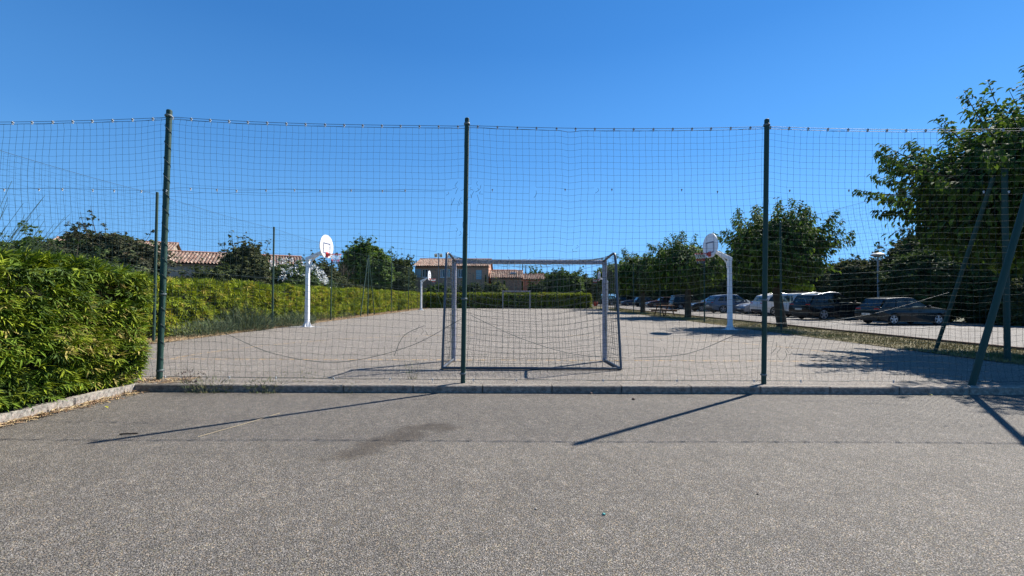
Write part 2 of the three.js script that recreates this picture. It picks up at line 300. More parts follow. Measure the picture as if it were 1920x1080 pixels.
  // torn ends hanging at the holes
  part('torn_ends', hit.flatMap((l, k) => l.map((p) => { const l2 = .05 + R() * .1; return pipe([p, p.clone().add(V((R() - .5) * .06, -l2 * .4, (R() - .5) * .02)), p.clone().add(V((R() - .5) * .12, -l2 * lerp(.5, 1, R()), (R() - .5) * .05))], .0024, 4, 5); })), cordMat, f, 'stuff');
  // head cable, middle cable, foot cable and their clips
  const run = (fn, a, b, n) => { const p = []; for (let i = 0; i <= n; i++) p.push(fn(lerp(a, b, i / n))); return p; };
  const zAt = (x) => lerp(6.6, ZF, sstep(-5.4, -.7, x)) + (x < -5.4 ? (-5.4 - x) * -.03 : 0);
  part('head_cable', pipe(run((x) => P(x, topY(x), zAt(x)), -9.75, 8.05, 90), .0035, 5, 260), cableMat, f);
  part('net_edge_rope', pipe(run((x) => P(x, topY(x) - .035 - .008 * noise(x * 3, 2) - .03 * pinch(x, .86, .11), zAt(x)), -9.75, 8.05, 180), .0035, 5, 360), cableMat, f);
  part('middle_cable', [pipe(run((x) => P(x, 2.92 + .03 * noise(x * 1.1, 5) - (x < -5.3 ? .02 : .04 * sstep(-5.3, -1, x)), zAt(x) - .01), -9.75, -.9, 60), .0022, 4, 200), pipe(run((x) => P(x, 2.86 - .05 * Math.abs(noise(x * 1.7, 9)), zAt(x) - .015), -5.25, -1.6, 30), .0018, 4, 90)], cableMat, f);
  part('foot_cable', pipe(run((x) => P(x, .05 + .012 * noise(x * 2, 4), zAt(x)), -9.7, 7.9, 90), .0035, 4, 200), cableMat, f);
  const clips = []; for (let x = -9.7; x < 8; x += .285 + .02 * R()) clips.push(clipGeo(P(x, topY(x) - .017, zAt(x))));
  for (let x = -9.4; x < -1.2; x += .3 + .25 * R()) clips.push(clipGeo(P(x, 2.9 + .03 * noise(x * 1.1, 5) - (x < -5.3 ? .02 : .04 * sstep(-5.3, -1, x)), zAt(x) - .015), .75));
  for (let x = -.3; x < 7.8; x += .35 + .9 * R()) clips.push(clipGeo(P(x, 2.86 + .03 * R(), zAt(x) - .012), .75));
  for (let x = -9.4; x < 7.8; x += .5 + 1.1 * R()) clips.push(clipGeo(P(x, .045, zAt(x) - .01), .8));
  part('cable_clips', clips, clipMat, f, 'stuff');
  // fallen cables slung across the lower net
  const loose = [[[-4.35, .72], [-3.6, .42], [-2.6, .3], [-1.5, .55], [-.75, .95]], [[-.6, 1.0], [.1, .68], [.9, .44], [1.7, .38]], [[1.8, .38], [2.6, .45], [3.2, .68], [3.75, .95]], [[3.85, .9], [4.6, .93], [5.4, 1.06], [6.5, 1.37]], [[-1.3, .85], [-1.6, .7], [-1.75, .4]], [[4.6, .95], [5.1, .88], [6.0, .84], [6.4, .86]]];
  for (const l of loose) part('loose_cable', pipe(l.map(([x, y]) => P(x, y, zAt(x) - .03)), .0036, 5, 40), cableMat, f);
}
function sideFence(f, X, Zs, h, Z0, Z1, cell, r, seed, m) {
  for (const Z of Zs) part('post', postGeo(P(X, -.04, Z), P(X + .01, h + .08, Z), .034), m, f);
  const W = Z1 - Z0, NX = Math.round(W / cell), NY = Math.round(h / cell * .97);
  const sag = (Z) => { let a = Z0, b = Z1; for (const q of Zs) { if (q <= Z && q > a) a = q; if (q > Z && q < b) b = q; } const t = (Z - a) / Math.max(.1, b - a); return .2 * t * (1 - t); };
  const at = (i, j) => { const Z = Z0 + W * i / NX, v = j / NY, top = h - sag(Z), y = top - v * (top - .06); return P(X + .04 * noise(Z * .5, v * 2, seed), y + .02 * noise(Z * .8, v * 3, seed + 2) * v, Z + .06 * noise(Z * .3, v * 2.5, seed + 4) * Math.sin(v * 3)); };
  part('net', netGeo(NX, NY, at, r), cordMat, f, 'stuff');
  const p = []; for (let i = 0; i <= 100; i++) { const Z = lerp(Z0, Z1, i / 100); p.push(P(X, h + .03 - sag(Z), Z)); }
  part('head_cable', pipe(p, .004, 4, 200), cableMat, f);
  const q = []; for (let i = 0; i <= 60; i++) { const Z = lerp(Z0, Z1, i / 60); q.push(P(X, 2.02 + .04 * noise(Z * .7, 3, seed), Z)); }
  part('middle_cable', pipe(q, .004, 4, 160), cableMat, f);
}
{
  const l = thing('side_net_fence', 'green netting on thin posts in front of the long sunlit hedge', 'fence');
  sideFence(l, -9.8, [7.2, 11.85, 17.7, 23.4, 29.4, 35.1, 40.9, 46.6], 4.05, 6.9, 49.6, .105, .0014, 71, oldPostMat);
  part('brace', postGeo(P(-9.78, -.02, 27.9), P(-9.8, 3.9, 29.3), .03), oldPostMat, l); part('brace', postGeo(P(-9.78, -.02, 30.8), P(-9.8, 3.9, 29.5), .03), oldPostMat, l);
  const r = thing('side_net_fence', 'green netting on posts between the court and the strip of trees', 'fence');
  sideFence(r, 10.02, [16.1, 22.5, 29.2, 35.6, 42.2, 48.8], 4.05, 8.85, 49.6, .105, .0014, 75, postMat);
  part('brace', postGeo(P(10.0, -.02, 10.25), P(10.02, 3.8, 8.95), .038), postMat, r);
  part('post', postGeo(P(10.1, -.04, 8.83), P(10.12, 4.1, 8.83), .05), postMat, r);
  const b = thing('end_net_fence', 'green netting on thin posts before the dark end hedge', 'fence');
  for (const x of [-9.4, -4.5, .45, 5.2, 9.8]) part('post', postGeo(P(x, -.04, 50), P(x, 4.1, 50), .034), postMat, b);
  part('brace', postGeo(P(-8.1, 0, 50), P(-9.3, 3.6, 50), .03), postMat, b);
  part('net', netGeo(160, 33, (i, j) => P(-9.4 + i * .12, 4 - j * .12, 50 + .05 * noise(i * .1, j * .1)), .0022), cordMat, b, 'stuff');
}

// ---------------------------------------------------------------- goals
const goalPaint = new THREE.MeshStandardMaterial({ color: rgb(.78, .78, .82), roughness: .55, side: THREE.DoubleSide, map: dataTex(512, (d) => { // grey-white enamel, scuffed down to dark primer
  const R = rng(31); for (let i = 0; i < 512 * 512; i++) { const x = i % 512, y = i / 512 | 0, n = fbm(x / 60, y / 60, 5) + .6 * fbm(x / 14, y / 14, 6), k = .75 * sstep(.1, .5, n), v = 1 + .08 * (R() - .5); d[i * 4] = lerp(172, 92, k) * v; d[i * 4 + 1] = lerp(172, 84, k) * v; d[i * 4 + 2] = lerp(180, 92, k) * v; d[i * 4 + 3] = 255; }
}) });
const galv = mat(.14, .155, .18, .45, { metalness: .3, map: grainMap }), goalCord = mat(.02, .035, .04, .8);
function makeGoal(label) {
  const g = thing('football_goal', label, 'goal', [0, 0, 0], 0, 'small goals at the two ends of the court');
  const W = 1.52, H = 2.04, D = 1.1;
  for (const s of [-1, 1]) part('goal_post', uvScale(bevelBox(.085, H, .085, .012), 1.2).translate(s * W, H / 2 - .01, 0), goalPaint, g);
  part('crossbar', uvScale(bevelBox(W * 2 - .09, .085, .085, .012), 1.2).translate(0, H - .05, 0), goalPaint, g);
  for (const s of [-1, 1]) {
    part('back_stay', pipe([V(s * (W - .02), H - .03, .03), V(s * (W + .02), H + .05, .52), V(s * (W + .04), H + .055, .66), V(s * (W + .045), H - .06, .735), V(s * (W + .05), 1.3, .84), V(s * (W + .05), .03, D)], .023, 9, 60), galv, g);
    part('side_rail', bar(V(s * W, .03, .04), V(s * (W + .05), .03, D), .024, .024, 9), galv, g);
  }
  part('back_rail', bar(V(-W - .05, .03, D), V(W + .05, .03, D), .024, .024, 9), galv, g);
  const R = rng(5);
  const sl = (i, j) => { // hangs from the crossbar, bellies out to the back rail
    const u = i / 30, v = j / 24, x = lerp(-W, W, u), e = 4 * u * (1 - u);
    const t = v < .3 ? v / .3 : 1, w = v < .3 ? 0 : (v - .3) / .7;
    let y = v < .3 ? H + .04 * t * (1 - e) - .22 * e * t : lerp(H + .0 - .22 * e, .03, w) - .16 * e * Math.sin(w * 3.1), z = v < .3 ? t * .7 : lerp(.7, D, w) - .25 * e * Math.sin(w * 3.14);
    return V(x * (1 + .03 * v) + .03 * noise(u * 6, v * 6, 3) * e, y + .02 * noise(i * .7, j * .7, 5), z + .06 * noise(u * 4, v * 4, 7) * e);
  };
  part('net', netGeo(30, 24, sl, .003, (i, j) => R() < .006), goalCord, g, 'stuff');
  for (const s of [-1, 1]) part('side_net', netGeo(9, 20, (i, j) => { const u = i / 9, v = j / 20, d = lerp(.7, D, v); return V(s * (W + .05 * u - .06 * Math.sin(v * 3.1) * Math.sin(u * 3.1)), lerp(H + .02 * u, .03, v) + .01 * noise(i, j, 2), u * d); }, .003), goalCord, g, 'stuff');
  return g;
}
const goal1 = makeGoal('galvanised goal with sagging dark net just behind the torn netting');
goal1.position.set(.35, 0, -8.72);
const goal2 = dup(goal1, [.5, 0, -48.6], Math.PI, 'small white framed goal far off before the dark end hedge');

// ---------------------------------------------------------------- basketball hoops (board faces local +x)
const whitePaint = mat(.76, .77, .78, .45), redPaint = mat(.5, .035, .03, .4), bluePaint = mat(.08, .1, .17, .6);
function makeHoop(label) {
  const g = thing('basketball_hoop', label, 'hoop', [0, 0, 0], 0, 'basketball hoops facing each other across the court');
  const pole = new THREE.CylinderGeometry(.088, .108, 2.9, 4, 1).rotateY(Math.PI / 4).translate(0, 1.45, 0);
  part('pole', pole.toNonIndexed(), whitePaint, g).geometry.computeVertexNormals();
  part('base_plate', [box(.46, .018, .36, .0, .012, 0)], whitePaint, g);
  for (const a of [0, 1, 2, 3]) { const s = new THREE.Shape(); s.moveTo(.07, 0); s.lineTo(.2, 0); s.lineTo(.07, .28); part('gusset', new THREE.ExtrudeGeometry(s, { depth: .012, bevelEnabled: false }).translate(0, .021, -.006).rotateY(a * Math.PI / 2), whitePaint, g); }
  { const s = new THREE.Shape(); s.moveTo(-.085, 2.78); s.lineTo(-.085, 2.93); s.lineTo(.72, 3.27); s.lineTo(.72, 3.15); s.lineTo(.08, 2.86); part('arm', new THREE.ExtrudeGeometry(s, { depth: .1, bevelEnabled: true, bevelSize: .008, bevelThickness: .008, bevelSegments: 1 }).translate(0, 0, -.05), whitePaint, g); }
  part('arm_brace', pipe([V(.09, 2.5, 0), V(.12, 2.72, 0), V(.28, 2.9, 0), V(.46, 3.02, 0)], .03, 6, 16), whitePaint, g);
  const out = () => { const s = new THREE.Shape(); s.moveTo(-.2, 0); s.lineTo(.2, 0); s.quadraticCurveTo(.3, .02, .44, .16); s.bezierCurveTo(.62, .34, .6, .56, .5, .7); s.bezierCurveTo(.36, .9, .18, .955, 0, .955); s.bezierCurveTo(-.18, .955, -.36, .9, -.5, .7); s.bezierCurveTo(-.6, .56, -.62, .34, -.44, .16); s.quadraticCurveTo(-.3, .02, -.2, 0); return s; };
  const bd = new THREE.ExtrudeGeometry(out(), { depth: .02, bevelEnabled: true, bevelSize: .008, bevelThickness: .008, bevelSegments: 2, curveSegments: 14 }).rotateY(Math.PI / 2).translate(.79, 2.93, 0);
  const board = part('backboard', bd, whitePaint, g);
  { const s = new THREE.Shape(); s.moveTo(-.3, .17); s.lineTo(.3, .17); s.lineTo(.3, .62); s.lineTo(-.3, .62); const h = new THREE.Path(); h.moveTo(-.255, .215); h.lineTo(-.255, .575); h.lineTo(.255, .575); h.lineTo(.255, .215); s.holes.push(h); part('target_square', new THREE.ExtrudeGeometry(s, { depth: .004, bevelEnabled: false }).rotateY(Math.PI / 2).translate(.82, 2.93, 0), bluePaint, board); }
  part('board_frame', [box(.06, .5, .05, .745, 3.3, .18), box(.06, .5, .05, .745, 3.3, -.18), box(.06, .05, .36, .745, 3.2, 0)], whitePaint, g);
  part('rim_bracket', [box(.02, .2, .2, .835, 3.06, 0), box(.14, .1, .12, .9, 3.05, 0)], redPaint, g);
  part('rim', new THREE.TorusGeometry(.225, .012, 7, 26).rotateX(Math.PI / 2).translate(1.2, 3.07, 0), redPaint, g);
  const ring = (k, n, off) => { const a = (k + off) / n * 6.2832; return a; };
  const tiers = [[.222, 3.06], [.19, 2.97], [.165, 2.87], [.145, 2.77], [.135, 2.67]], cols = [whitePaint, whitePaint, redPaint, bluePaint];
  for (let t = 0; t < 4; t++) { const gs = []; for (let k = 0; k < 12; k++) for (const d of [-.5, .5]) { const a = ring(k, 12, t % 2 * .5), b = ring(k, 12, t % 2 * .5 + d), p = tiers[t], q = tiers[t + 1]; gs.push(bar(V(1.2 + Math.cos(a) * p[0], p[1], Math.sin(a) * p[0]), V(1.2 + Math.cos(b) * q[0], q[1], Math.sin(b) * q[0]), .006, .006, 4, true)); } part('hoop_net', gs, cols[t], g); }
  return g;
}
const hoop = makeHoop('white hoop post before the yellow hedge, nearer of the two there');
hoop.position.set(-8.66, 0, -18.3); hoop.rotation.y = -.06;
dup(hoop, [8.82, 0, -17.5], Math.PI + .06, 'white hoop post beside the grass strip with a grey tarmac shadow below');
dup(hoop, [-8.95, 0, -42.6], -.05, 'far small hoop post at the end of the long sunlit hedge');
dup(hoop, [9.35, 0, -42.4], Math.PI, 'far hoop post mostly hidden behind the upright of the near goal');
for (const [x, Z] of [[-8.66, 18.3], [8.82, 17.5]]) structure('footing_pad', box(1.3, .006, .5, x, .003, -Z), mat(.36, .35, .33, .9, { map: grainMap }), 'pale concrete footing of a hoop post');

// ---------------------------------------------------------------- hedges
function hedge(name, label, X0, X1, Z0, Z1, H, perM2, faces, pal, seed, scale = 1, wob = .06, belly = 0, gaps = .3) {
  const h = thing(name, label, 'hedge', [(X0 + X1) / 2, 0, -(Z0 + Z1) / 2]), ox = (X0 + X1) / 2, oz = -(Z0 + Z1) / 2, R = rng(seed);
  const S = bambooSprays.map((g) => new Scatter(g, hedgeLeafMat));
  const inset = .2; // bare twiggy inside of the clipped hedge
  const twig = mat(.03, .03, .014, 1, { map: barkMap });
  part('inner_twigs', new THREE.BoxGeometry(X1 - X0 - inset * 2, H - .18, Z1 - Z0 - inset * 2, 1, 1, 1).translate(0, (H - .18) / 2 + .02, 0), twig, h);
  const canes = [];
  const put = (p, n) => {
    const hollow = fbm(p.x * 1.9 + seed, p.y * 1.5, p.z * 1.9); // thin places where the dark inside shows
    if (!n.y && ((hollow > gaps - .12 && R() < sstep(gaps - .12, gaps + .08, hollow) * .88) || (p.y < .38 && R() < .55 * (1 - p.y / .38)))) return;
    const depth = R() ** 1.6 * .2, bul = wob * (fbm(p.x * 1.1, p.y * 1.6, p.z * 1.1) * 2.4 + .5 * noise(p.x * 4, p.y * 4, p.z * 4)) + (n.y ? 0 : belly * Math.min(1, p.y / .5));
    p.addScaledVector(n, bul - depth + .02);
    const d = n.clone().multiplyScalar(.75).add(V((R() - .5) * 1.5, (R() - .42) * 1.1, (R() - .5) * 1.5)).normalize();
    const patch = fbm(p.x * .9, p.y * .9, p.z * .9 + seed), q = R() + patch * .6;
    const c = pal[q < .16 ? 0 : q < .55 ? 1 : q < .9 ? 2 : 3].clone().multiplyScalar(.72 + R() * .5);
    S[R() * 3 | 0].add(p.add(V(-ox, 0, -oz)), aim(d, V((R() - .5) * .8, 1, (R() - .5) * .8).addScaledVector(n, .5)), scale * lerp(.65, 1.2, R()), c);
  };
  for (const f of faces) {
    const [w, t] = { px: [Z1 - Z0, H], nx: [Z1 - Z0, H], pz: [X1 - X0, H], nz: [X1 - X0, H], top: [X1 - X0, Z1 - Z0] }[f], n = Math.round(w * t * perM2);
    for (let i = 0; i < n; i++) {
      const a = R(), b = R();
      if (f === 'px' || f === 'nx') put(V(f === 'px' ? X1 : X0, .05 + (H - .05) * b, -lerp(Z0, Z1, a)), V(f === 'px' ? 1 : -1, 0, 0));
      if (f === 'pz') put(V(lerp(X0, X1, a), .05 + (H - .05) * b, -Z0), V(0, 0, 1));
      if (f === 'nz') put(V(lerp(X0, X1, a), .05 + (H - .05) * b, -Z1), V(0, 0, -1));
      if (f === 'top') put(V(lerp(X0, X1, a), H, -lerp(Z0, Z1, b)), V(0, 1, 0));
      if ((f === 'px' || f === 'pz') && i % 9 === 0) { const x = f === 'px' ? X1 - .06 - R() * .18 : lerp(X0, X1, a), z = f === 'px' ? -lerp(Z0, Z1, a) : -Z0 - .06 - R() * .18; canes.push(bar(V(x - ox, 0, z - oz), V(x - ox + (R() - .5) * .3, lerp(.5, H, R()), z - oz + (R() - .5) * .3), .006, .003, 4, true)); }
    }
  }
  part('canes', canes, mat(.13, .115, .04, .7), h, 'stuff');
  S.forEach((s) => s.build('foliage', h));
  return h;
}
const nearPal = [rgb(.06, .11, .014), rgb(.13, .21, .01), rgb(.25, .31, .012), rgb(.44, .37, .1)];
const clippedPal = [rgb(.12, .18, .012), rgb(.23, .3, .01), rgb(.34, .38, .012), rgb(.44, .36, .05)];
hedge('bamboo_hedge', 'clipped leafy bamboo hedge close by, standing behind the pale bed kerb', -8.2, -5.6, 1.6, 6.36, 1.6, 1150, ['px', 'nz', 'top'], nearPal, 101, .82, .1, .2, .24);
hedge('clipped_hedge', 'long yellow-green clipped hedge running down the side of the court', -12.3, -10.75, 6.9, 50.6, 1.68, 210, ['px', 'top'], clippedPal, 103, 1.25, .13, 0, .2);
hedge('clipped_hedge', 'dark shaded hedge with a bright top across the far end of the court', -10.7, 9.4, 51.2, 52.6, 1.66, 130, ['pz', 'px', 'top'], clippedPal, 107, 1.5, .1, 0, .1);

// ---------------------------------------------------------------- trees and shrubs
const barkMat = mat(.13, .105, .08, .95, { map: barkMap, bumpMap: barkMap, bumpScale: .02 }), darkBark = mat(.08, .065, .05, .95, { map: barkMap });
function tree(o) {
  // o: name,label,group,x,Z, h0 (crown base), trunk radius, cx,cy,cZ centre offset, r:[rx,ry,rz], shoots, leaves (per shoot), leaf size, pal, seed, spike
  const R = rng(o.seed), t = thing(o.name, o.label, o.category ?? 'tree', [o.x, 0, -o.Z], 0, o.group);
  const C = V(o.off?.[0] ?? 0, o.cy, o.off?.[1] ?? 0), [rx, ry, rz] = o.r, lean = o.lean ?? [0, 0];
  const fork = V(lean[0], o.h0, lean[1]);
  const wood = [];
  if (o.trunk) part('trunk', tapered([[V(0, -.1, 0), o.trunk * 1.35], [V(0, .12, 0), o.trunk * 1.1], [fork.clone().multiplyScalar(.5), o.trunk], [fork, o.trunk * .85], [fork.clone().add(V(0, .35, 0)), o.trunk * .5]]), barkMat, t);
  const limbs = [], nl = o.limbs ?? 9;
  for (let i = 0; i < nl; i++) {
    const a = i / nl * 6.283 + R() * .7, e = lerp(-.15, 1, R()), d = V(Math.cos(a) * Math.cos(e), Math.sin(e), Math.sin(a) * Math.cos(e));
    const end = V(C.x + d.x * rx * .6, C.y + d.y * ry * .6, C.z + d.z * rz * .6), mid = fork.clone().lerp(end, .5).add(V((R() - .5) * .4, .25, (R() - .5) * .4)), tr = (o.trunk || .06);
    wood.push(tapered([[fork, tr * .55], [mid, tr * .35], [end, tr * .16]])); limbs.push([fork, mid, end]);
  }
  const S = new Scatter(o.leafGeo ?? broadLeaf, leafMat), B = o.bunch ? bunches.map((g) => new Scatter(g, leafMat)) : null;
  const col = () => { const q = R(); return o.pal[q < .3 ? 0 : q < .7 ? 1 : q < .94 ? 2 : 3 % o.pal.length].clone().multiplyScalar(.75 + .5 * R()); };
  const leaf = (p, out, k = 1) => {
    const d = out.clone().multiplyScalar(.7).add(V((R() - .5) * 1.3, -(o.droop ?? .6) + (R() - .5) * .7, (R() - .5) * 1.3));
    const q = aim(d, V(out.x * .5 + (R() - .5), 1, out.z * .5 + (R() - .5))), s = o.leaf * lerp(.6, 1.2, R()) * k;
    if (B) B[R() * 2 | 0].add(p, q, s / .16, col()); else S.add(p, q, s, col());
  };
  for (let i = 0; i < o.shoots; i++) {
    const a = R() * 6.283, se = lerp(-.92, 1, R() ** .8), ce = Math.sqrt(1 - se * se), d = V(Math.cos(a) * ce, se, Math.sin(a) * ce);
    const lump = 1 + (o.lump ?? .35) * fbm(d.x * 1.8 + o.seed, d.y * 1.8, d.z * 1.8) * 1.6, sp = R() < .3 ? o.spike ?? .25 : 0;
    const e = lerp(.72, 1, R()) * lump + sp * R(), end = V(C.x + d.x * rx * e, Math.max(.15, C.y + d.y * ry * e), C.z + d.z * rz * e);
    const L = limbs[R() * nl | 0]; let s0 = V(C.x + d.x * rx * .35, C.y + d.y * ry * .35 - .1, C.z + d.z * rz * .35);
    if (R() < .3) s0 = L[1].clone().lerp(L[2], R());
    const up = s0.clone().lerp(end, .55).add(V(0, .18 * ry * R(), 0)), crv = new THREE.QuadraticBezierCurve3(s0, up, end);
    if (o.twigs !== false && i % 2 === 0) { const q = crv.getPoints(4); wood.push(tapered(q.map((p, k) => [p, lerp(.014, .004, k / 4) * (o.twigR ?? 1)]))); }
    const out = end.clone().sub(s0).normalize();
    for (let k = 0; k < o.leaves; k++) { const u = 1 - (1 - R()) ** .7 * .95, p = crv.getPoint(Math.min(1, u)); const sd = V(R() - .5, R() - .5, R() - .5).multiplyScalar((o.fluff ?? .22)); p.add(sd); leaf(p, out.clone().add(sd.multiplyScalar(3)).normalize(), 1 - .35 * Math.max(0, u - .8)); }
  }
  for (let i = 0; i < (o.leaders ?? 0); i++) { // long new shoots that stand out of the crown, leaves hanging along them
    const a = R() * 6.283, se = lerp(-.1, 1, R() ** .7), ce = Math.sqrt(1 - se * se), d = V(Math.cos(a) * ce, se, Math.sin(a) * ce), k = lerp(1.02, 1.34, R());
    const s0 = V(C.x + d.x * rx * .5, C.y + d.y * ry * .5, C.z + d.z * rz * .5), end = V(C.x + d.x * rx * k + (R() - .5) * .4, C.y + d.y * ry * k + .25 * R() * ry, C.z + d.z * rz * k + (R() - .5) * .4);
    const crv = new THREE.QuadraticBezierCurve3(s0, s0.clone().lerp(end, .6).add(V(d.x * .3, -.12, d.z * .3)), end); wood.push(tapered(crv.getPoints(5).map((p, q) => [p, lerp(.02, .004, q / 5)])));
    for (let q = 0; q < (o.leaderLeaves ?? 70); q++) { const u = R() ** .75, p = crv.getPoint(u), sd = V(R() - .5, (R() - .5) * .8 - .15, R() - .5).multiplyScalar(lerp(.55, .16, u)); leaf(p.add(sd), sd.clone().multiplyScalar(2).add(d.clone().multiplyScalar(.4)).normalize(), lerp(1.15, .75, u)); }
  }
  for (let i = 0; i < (o.fill ?? 0); i++) { let p; do p = V(R() * 2 - 1, R() * 2 - 1, R() * 2 - 1); while (p.length() > .86); leaf(V(C.x + p.x * rx, Math.max(.1, C.y + p.y * ry), C.z + p.z * rz), p.clone().normalize(), 1.25); }
  part(o.trunk ? 'limbs' : 'stems', wood, o.trunk ? barkMat : darkBark, t, 'stuff');
  const crownName = o.trunk ? 'crown' : 'foliage';
  if (B) B.forEach((b) => b.build(crownName, t)); else S.build(crownName, t);
  return t;
}
const mulb = [rgb(.042, .08, .014), rgb(.07, .128, .016), rgb(.115, .185, .02), rgb(.2, .28, .025)];
const darkG = [rgb(.036, .065, .018), rgb(.056, .095, .022), rgb(.082, .126, .027), rgb(.12, .15, .034)];
const olive = [rgb(.045, .06, .018), rgb(.07, .09, .025), rgb(.11, .125, .032), rgb(.15, .14, .05)];
const fresh = [rgb(.04, .065, .015), rgb(.07, .1, .02), rgb(.1, .13, .025), rgb(.15, .17, .03)];
const bronze = [rgb(.05, .058, .026), rgb(.08, .085, .034), rgb(.08, .11, .035), rgb(.12, .09, .045)];
const vg = 'leafy trees along the grass strip';
tree({ name: 'mulberry_tree', label: 'largest tree, spreading over the fence at the end post', group: vg, x: 12.95, Z: 10.5, h0: 2.1, trunk: .17, cy: 3.75, off: [-.45, .5], r: [2.65, 2.1, 2.95], shoots: 300, leaves: 42, leaf: .17, pal: mulb, seed: 201, fill: 7500, spike: .2, lump: .5, limbs: 12, leaders: 84, leaderLeaves: 110 });
const leaning = tree({ name: 'mulberry_tree', label: 'tree with a leaning trunk behind the second hoop post and right-hand green post', group: vg, x: 11.85, Z: 19, h0: 1.9, trunk: .19, lean: [-.25, 0], off: [-.3, 0], cy: 3.25, r: [2.2, 1.75, 2.2], shoots: 270, leaves: 40, leaf: .18, pal: mulb, seed: 203, fill: 4500, spike: .15, lump: .5, limbs: 10, leaders: 46, leaderLeaves: 90 });
tree({ name: 'mulberry_tree', label: 'strip tree whose trunk stands beside the picnic table', group: vg, x: 11.65, Z: 28.6, h0: 2, trunk: .2, cy: 3.3, r: [2.85, 1.65, 2.8], shoots: 210, leaves: 36, leaf: .22, pal: mulb, seed: 205, fill: 3500, spike: .12, lump: .5, leaders: 34, leaderLeaves: 70 });
tree({ name: 'mulberry_tree', label: 'strip tree with its trunk beside the car with a pale stripe', group: vg, x: 11.5, Z: 38, h0: 2, trunk: .2, cy: 3.4, r: [2.8, 1.75, 2.9], shoots: 180, leaves: 34, leaf: .24, pal: mulb, seed: 207, fill: 3000, spike: .12, lump: .5, leaders: 30, leaderLeaves: 70 });
tree({ name: 'mulberry_tree', label: 'farthest strip tree, just past the upright of the near goal', group: vg, x: 11.6, Z: 47.5, h0: 2, trunk: .2, cy: 3.4, r: [2.5, 1.95, 2.9], shoots: 150, leaves: 32, leaf: .26, pal: mulb, seed: 209, fill: 2500, spike: .12, lump: .5, leaders: 26, leaderLeaves: 70 });
{ const R = rng(77), S = new Scatter(broadLeaf, leafMat); for (let i = 0; i < 90; i++) { const a = R(); S.add(V(lerp(-.1, .9, a), 1.75 + .25 * R() - .1 * a, .5 + .4 * R()), aim(V(R() - .5, -.6, R() - .3), V(R() - .5, 1, R() - .5)), lerp(.1, .18, R()), rgb(.24, .34, .03)); } S.build('fresh_sprouts', leaning); }
// beyond the parked cars
const bg = 'trees behind the parked cars';
const rowTree = (label, x, Z, cy, r, pal, seed, leaf = .24, shoots = 170) => tree({ name: 'hedgerow_tree', label, group: bg, x, Z, h0: cy * .45, trunk: .14, cy, r, shoots, leaves: 34, leaf, pal, seed, fill: shoots * 22, spike: .12, lump: .45, bunch: true, fluff: .3, leaders: 8, leaderLeaves: 14, low: true });
rowTree('broad dark evergreen behind the nearest black hatchback', 24.4, 25.4, 2.0, [2.5, 2.4, 2.4], darkG, 221, .17, 210);
rowTree('dark shrubby tree behind the bonnet of the nearest hatchback', 26.2, 23.6, 2.0, [2.3, 2.5, 2.2], darkG, 223, .16, 210);
rowTree('dark shrubby tree behind the vertical post at the fence opening', 28.2, 22.6, 2.1, [2.4, 2.7, 2.4], darkG, 224, .16, 210);
rowTree('taller olive toned tree rising above the dark shrubs', 27.6, 28.5, 3.2, [3.0, 2.8, 2.6], olive, 225, .18, 210);
rowTree('low grey-green shrub at the edge of the car park beyond the braces', 25.2, 21.6, .9, [1.3, 1.2, 1.3], olive, 226, .14, 110);
rowTree('rounded domed tree beside the disc lamp', 24.2, 30.2, 2.3, [2.4, 2.0, 2.6], olive, 227, .18);
rowTree('olive toned tree behind the black off-roader', 24.4, 35.5, 2.2, [2.6, 2.2, 3], olive, 229, .2);
rowTree('dark tree behind the white estate cars', 24.4, 41, 2.5, [2.7, 2.6, 3.3], darkG, 231, .2);
rowTree('dark tree behind the blue-grey crossover', 24.2, 48, 2.7, [2.8, 2.7, 3.6], darkG, 233, .22);
rowTree('dark tree behind the dark people carrier', 24.2, 56, 2.8, [2.8, 2.9, 4], darkG, 235, .24);
rowTree('dark tree behind the maroon saloon', 24.4, 66, 3, [3, 3.2, 5], darkG, 237, .26);
rowTree('dark tree at the far end of the parking row', 24, 80, 3.2, [6, 3.4, 5], darkG, 239, .3);
rowTree('low bushy tree left of the far strip tree', 14.8, 92, 3.0, [4.5, 3.2, 4], mulb, 241, .3);
// behind the end hedge
const eg = 'trees and bushes behind the end hedge';
const back = (name, label, x, Z, cy, r, pal, seed, leaf = .24, shoots = 150, extra = {}) => tree({ name, label, group: eg, x, Z, h0: cy * .45, trunk: .13, cy, r, shoots, leaves: 30, leaf, pal, seed, fill: shoots * 14, spike: .18, lump: .5, bunch: true, fluff: .3, leaders: 14, leaderLeaves: 14, ...extra });
back('garden_tree', 'rounded tree with loose top between the low houses and the parking', 6.7, 57, 2.7, [3.1, 2.4, 2.6], mulb.map((c) => c.clone().multiplyScalar(1.2)), 251, .22, 190);
back('garden_tree', 'small green tree near the red bin above the end hedge', 10.6, 60, 2.3, [2.4, 1.8, 2.2], fresh, 253, .2, 120);
back('garden_bush', 'leafy bush before the low pink house', 3.4, 55.5, 1.9, [1.6, 1.3, 1.2], darkG, 255, .18, 90);
back('garden_bush', 'pale grey-leaved bush at the corner of the tall beige house', -2.1, 55, 1.7, [1.8, 1.5, 1.1], olive.map((c) => c.clone().multiplyScalar(1.9)), 257, .17, 110);
back('garden_bush', 'dark bush under the closed shutters of the beige house', -5.2, 54.6, 1.6, [2.1, 1.5, 1.1], darkG, 259, .17, 110);
back('garden_bush', 'green bush behind the far hoop post', -9.2, 54.6, 1.6, [1.9, 1.4, 1.1], mulb, 261, .17, 90);
back('garden_bush', 'round dark bush left of the beige house', -13.4, 52, 2.1, [1.9, 1.9, 1.6], darkG, 263, .18, 110);
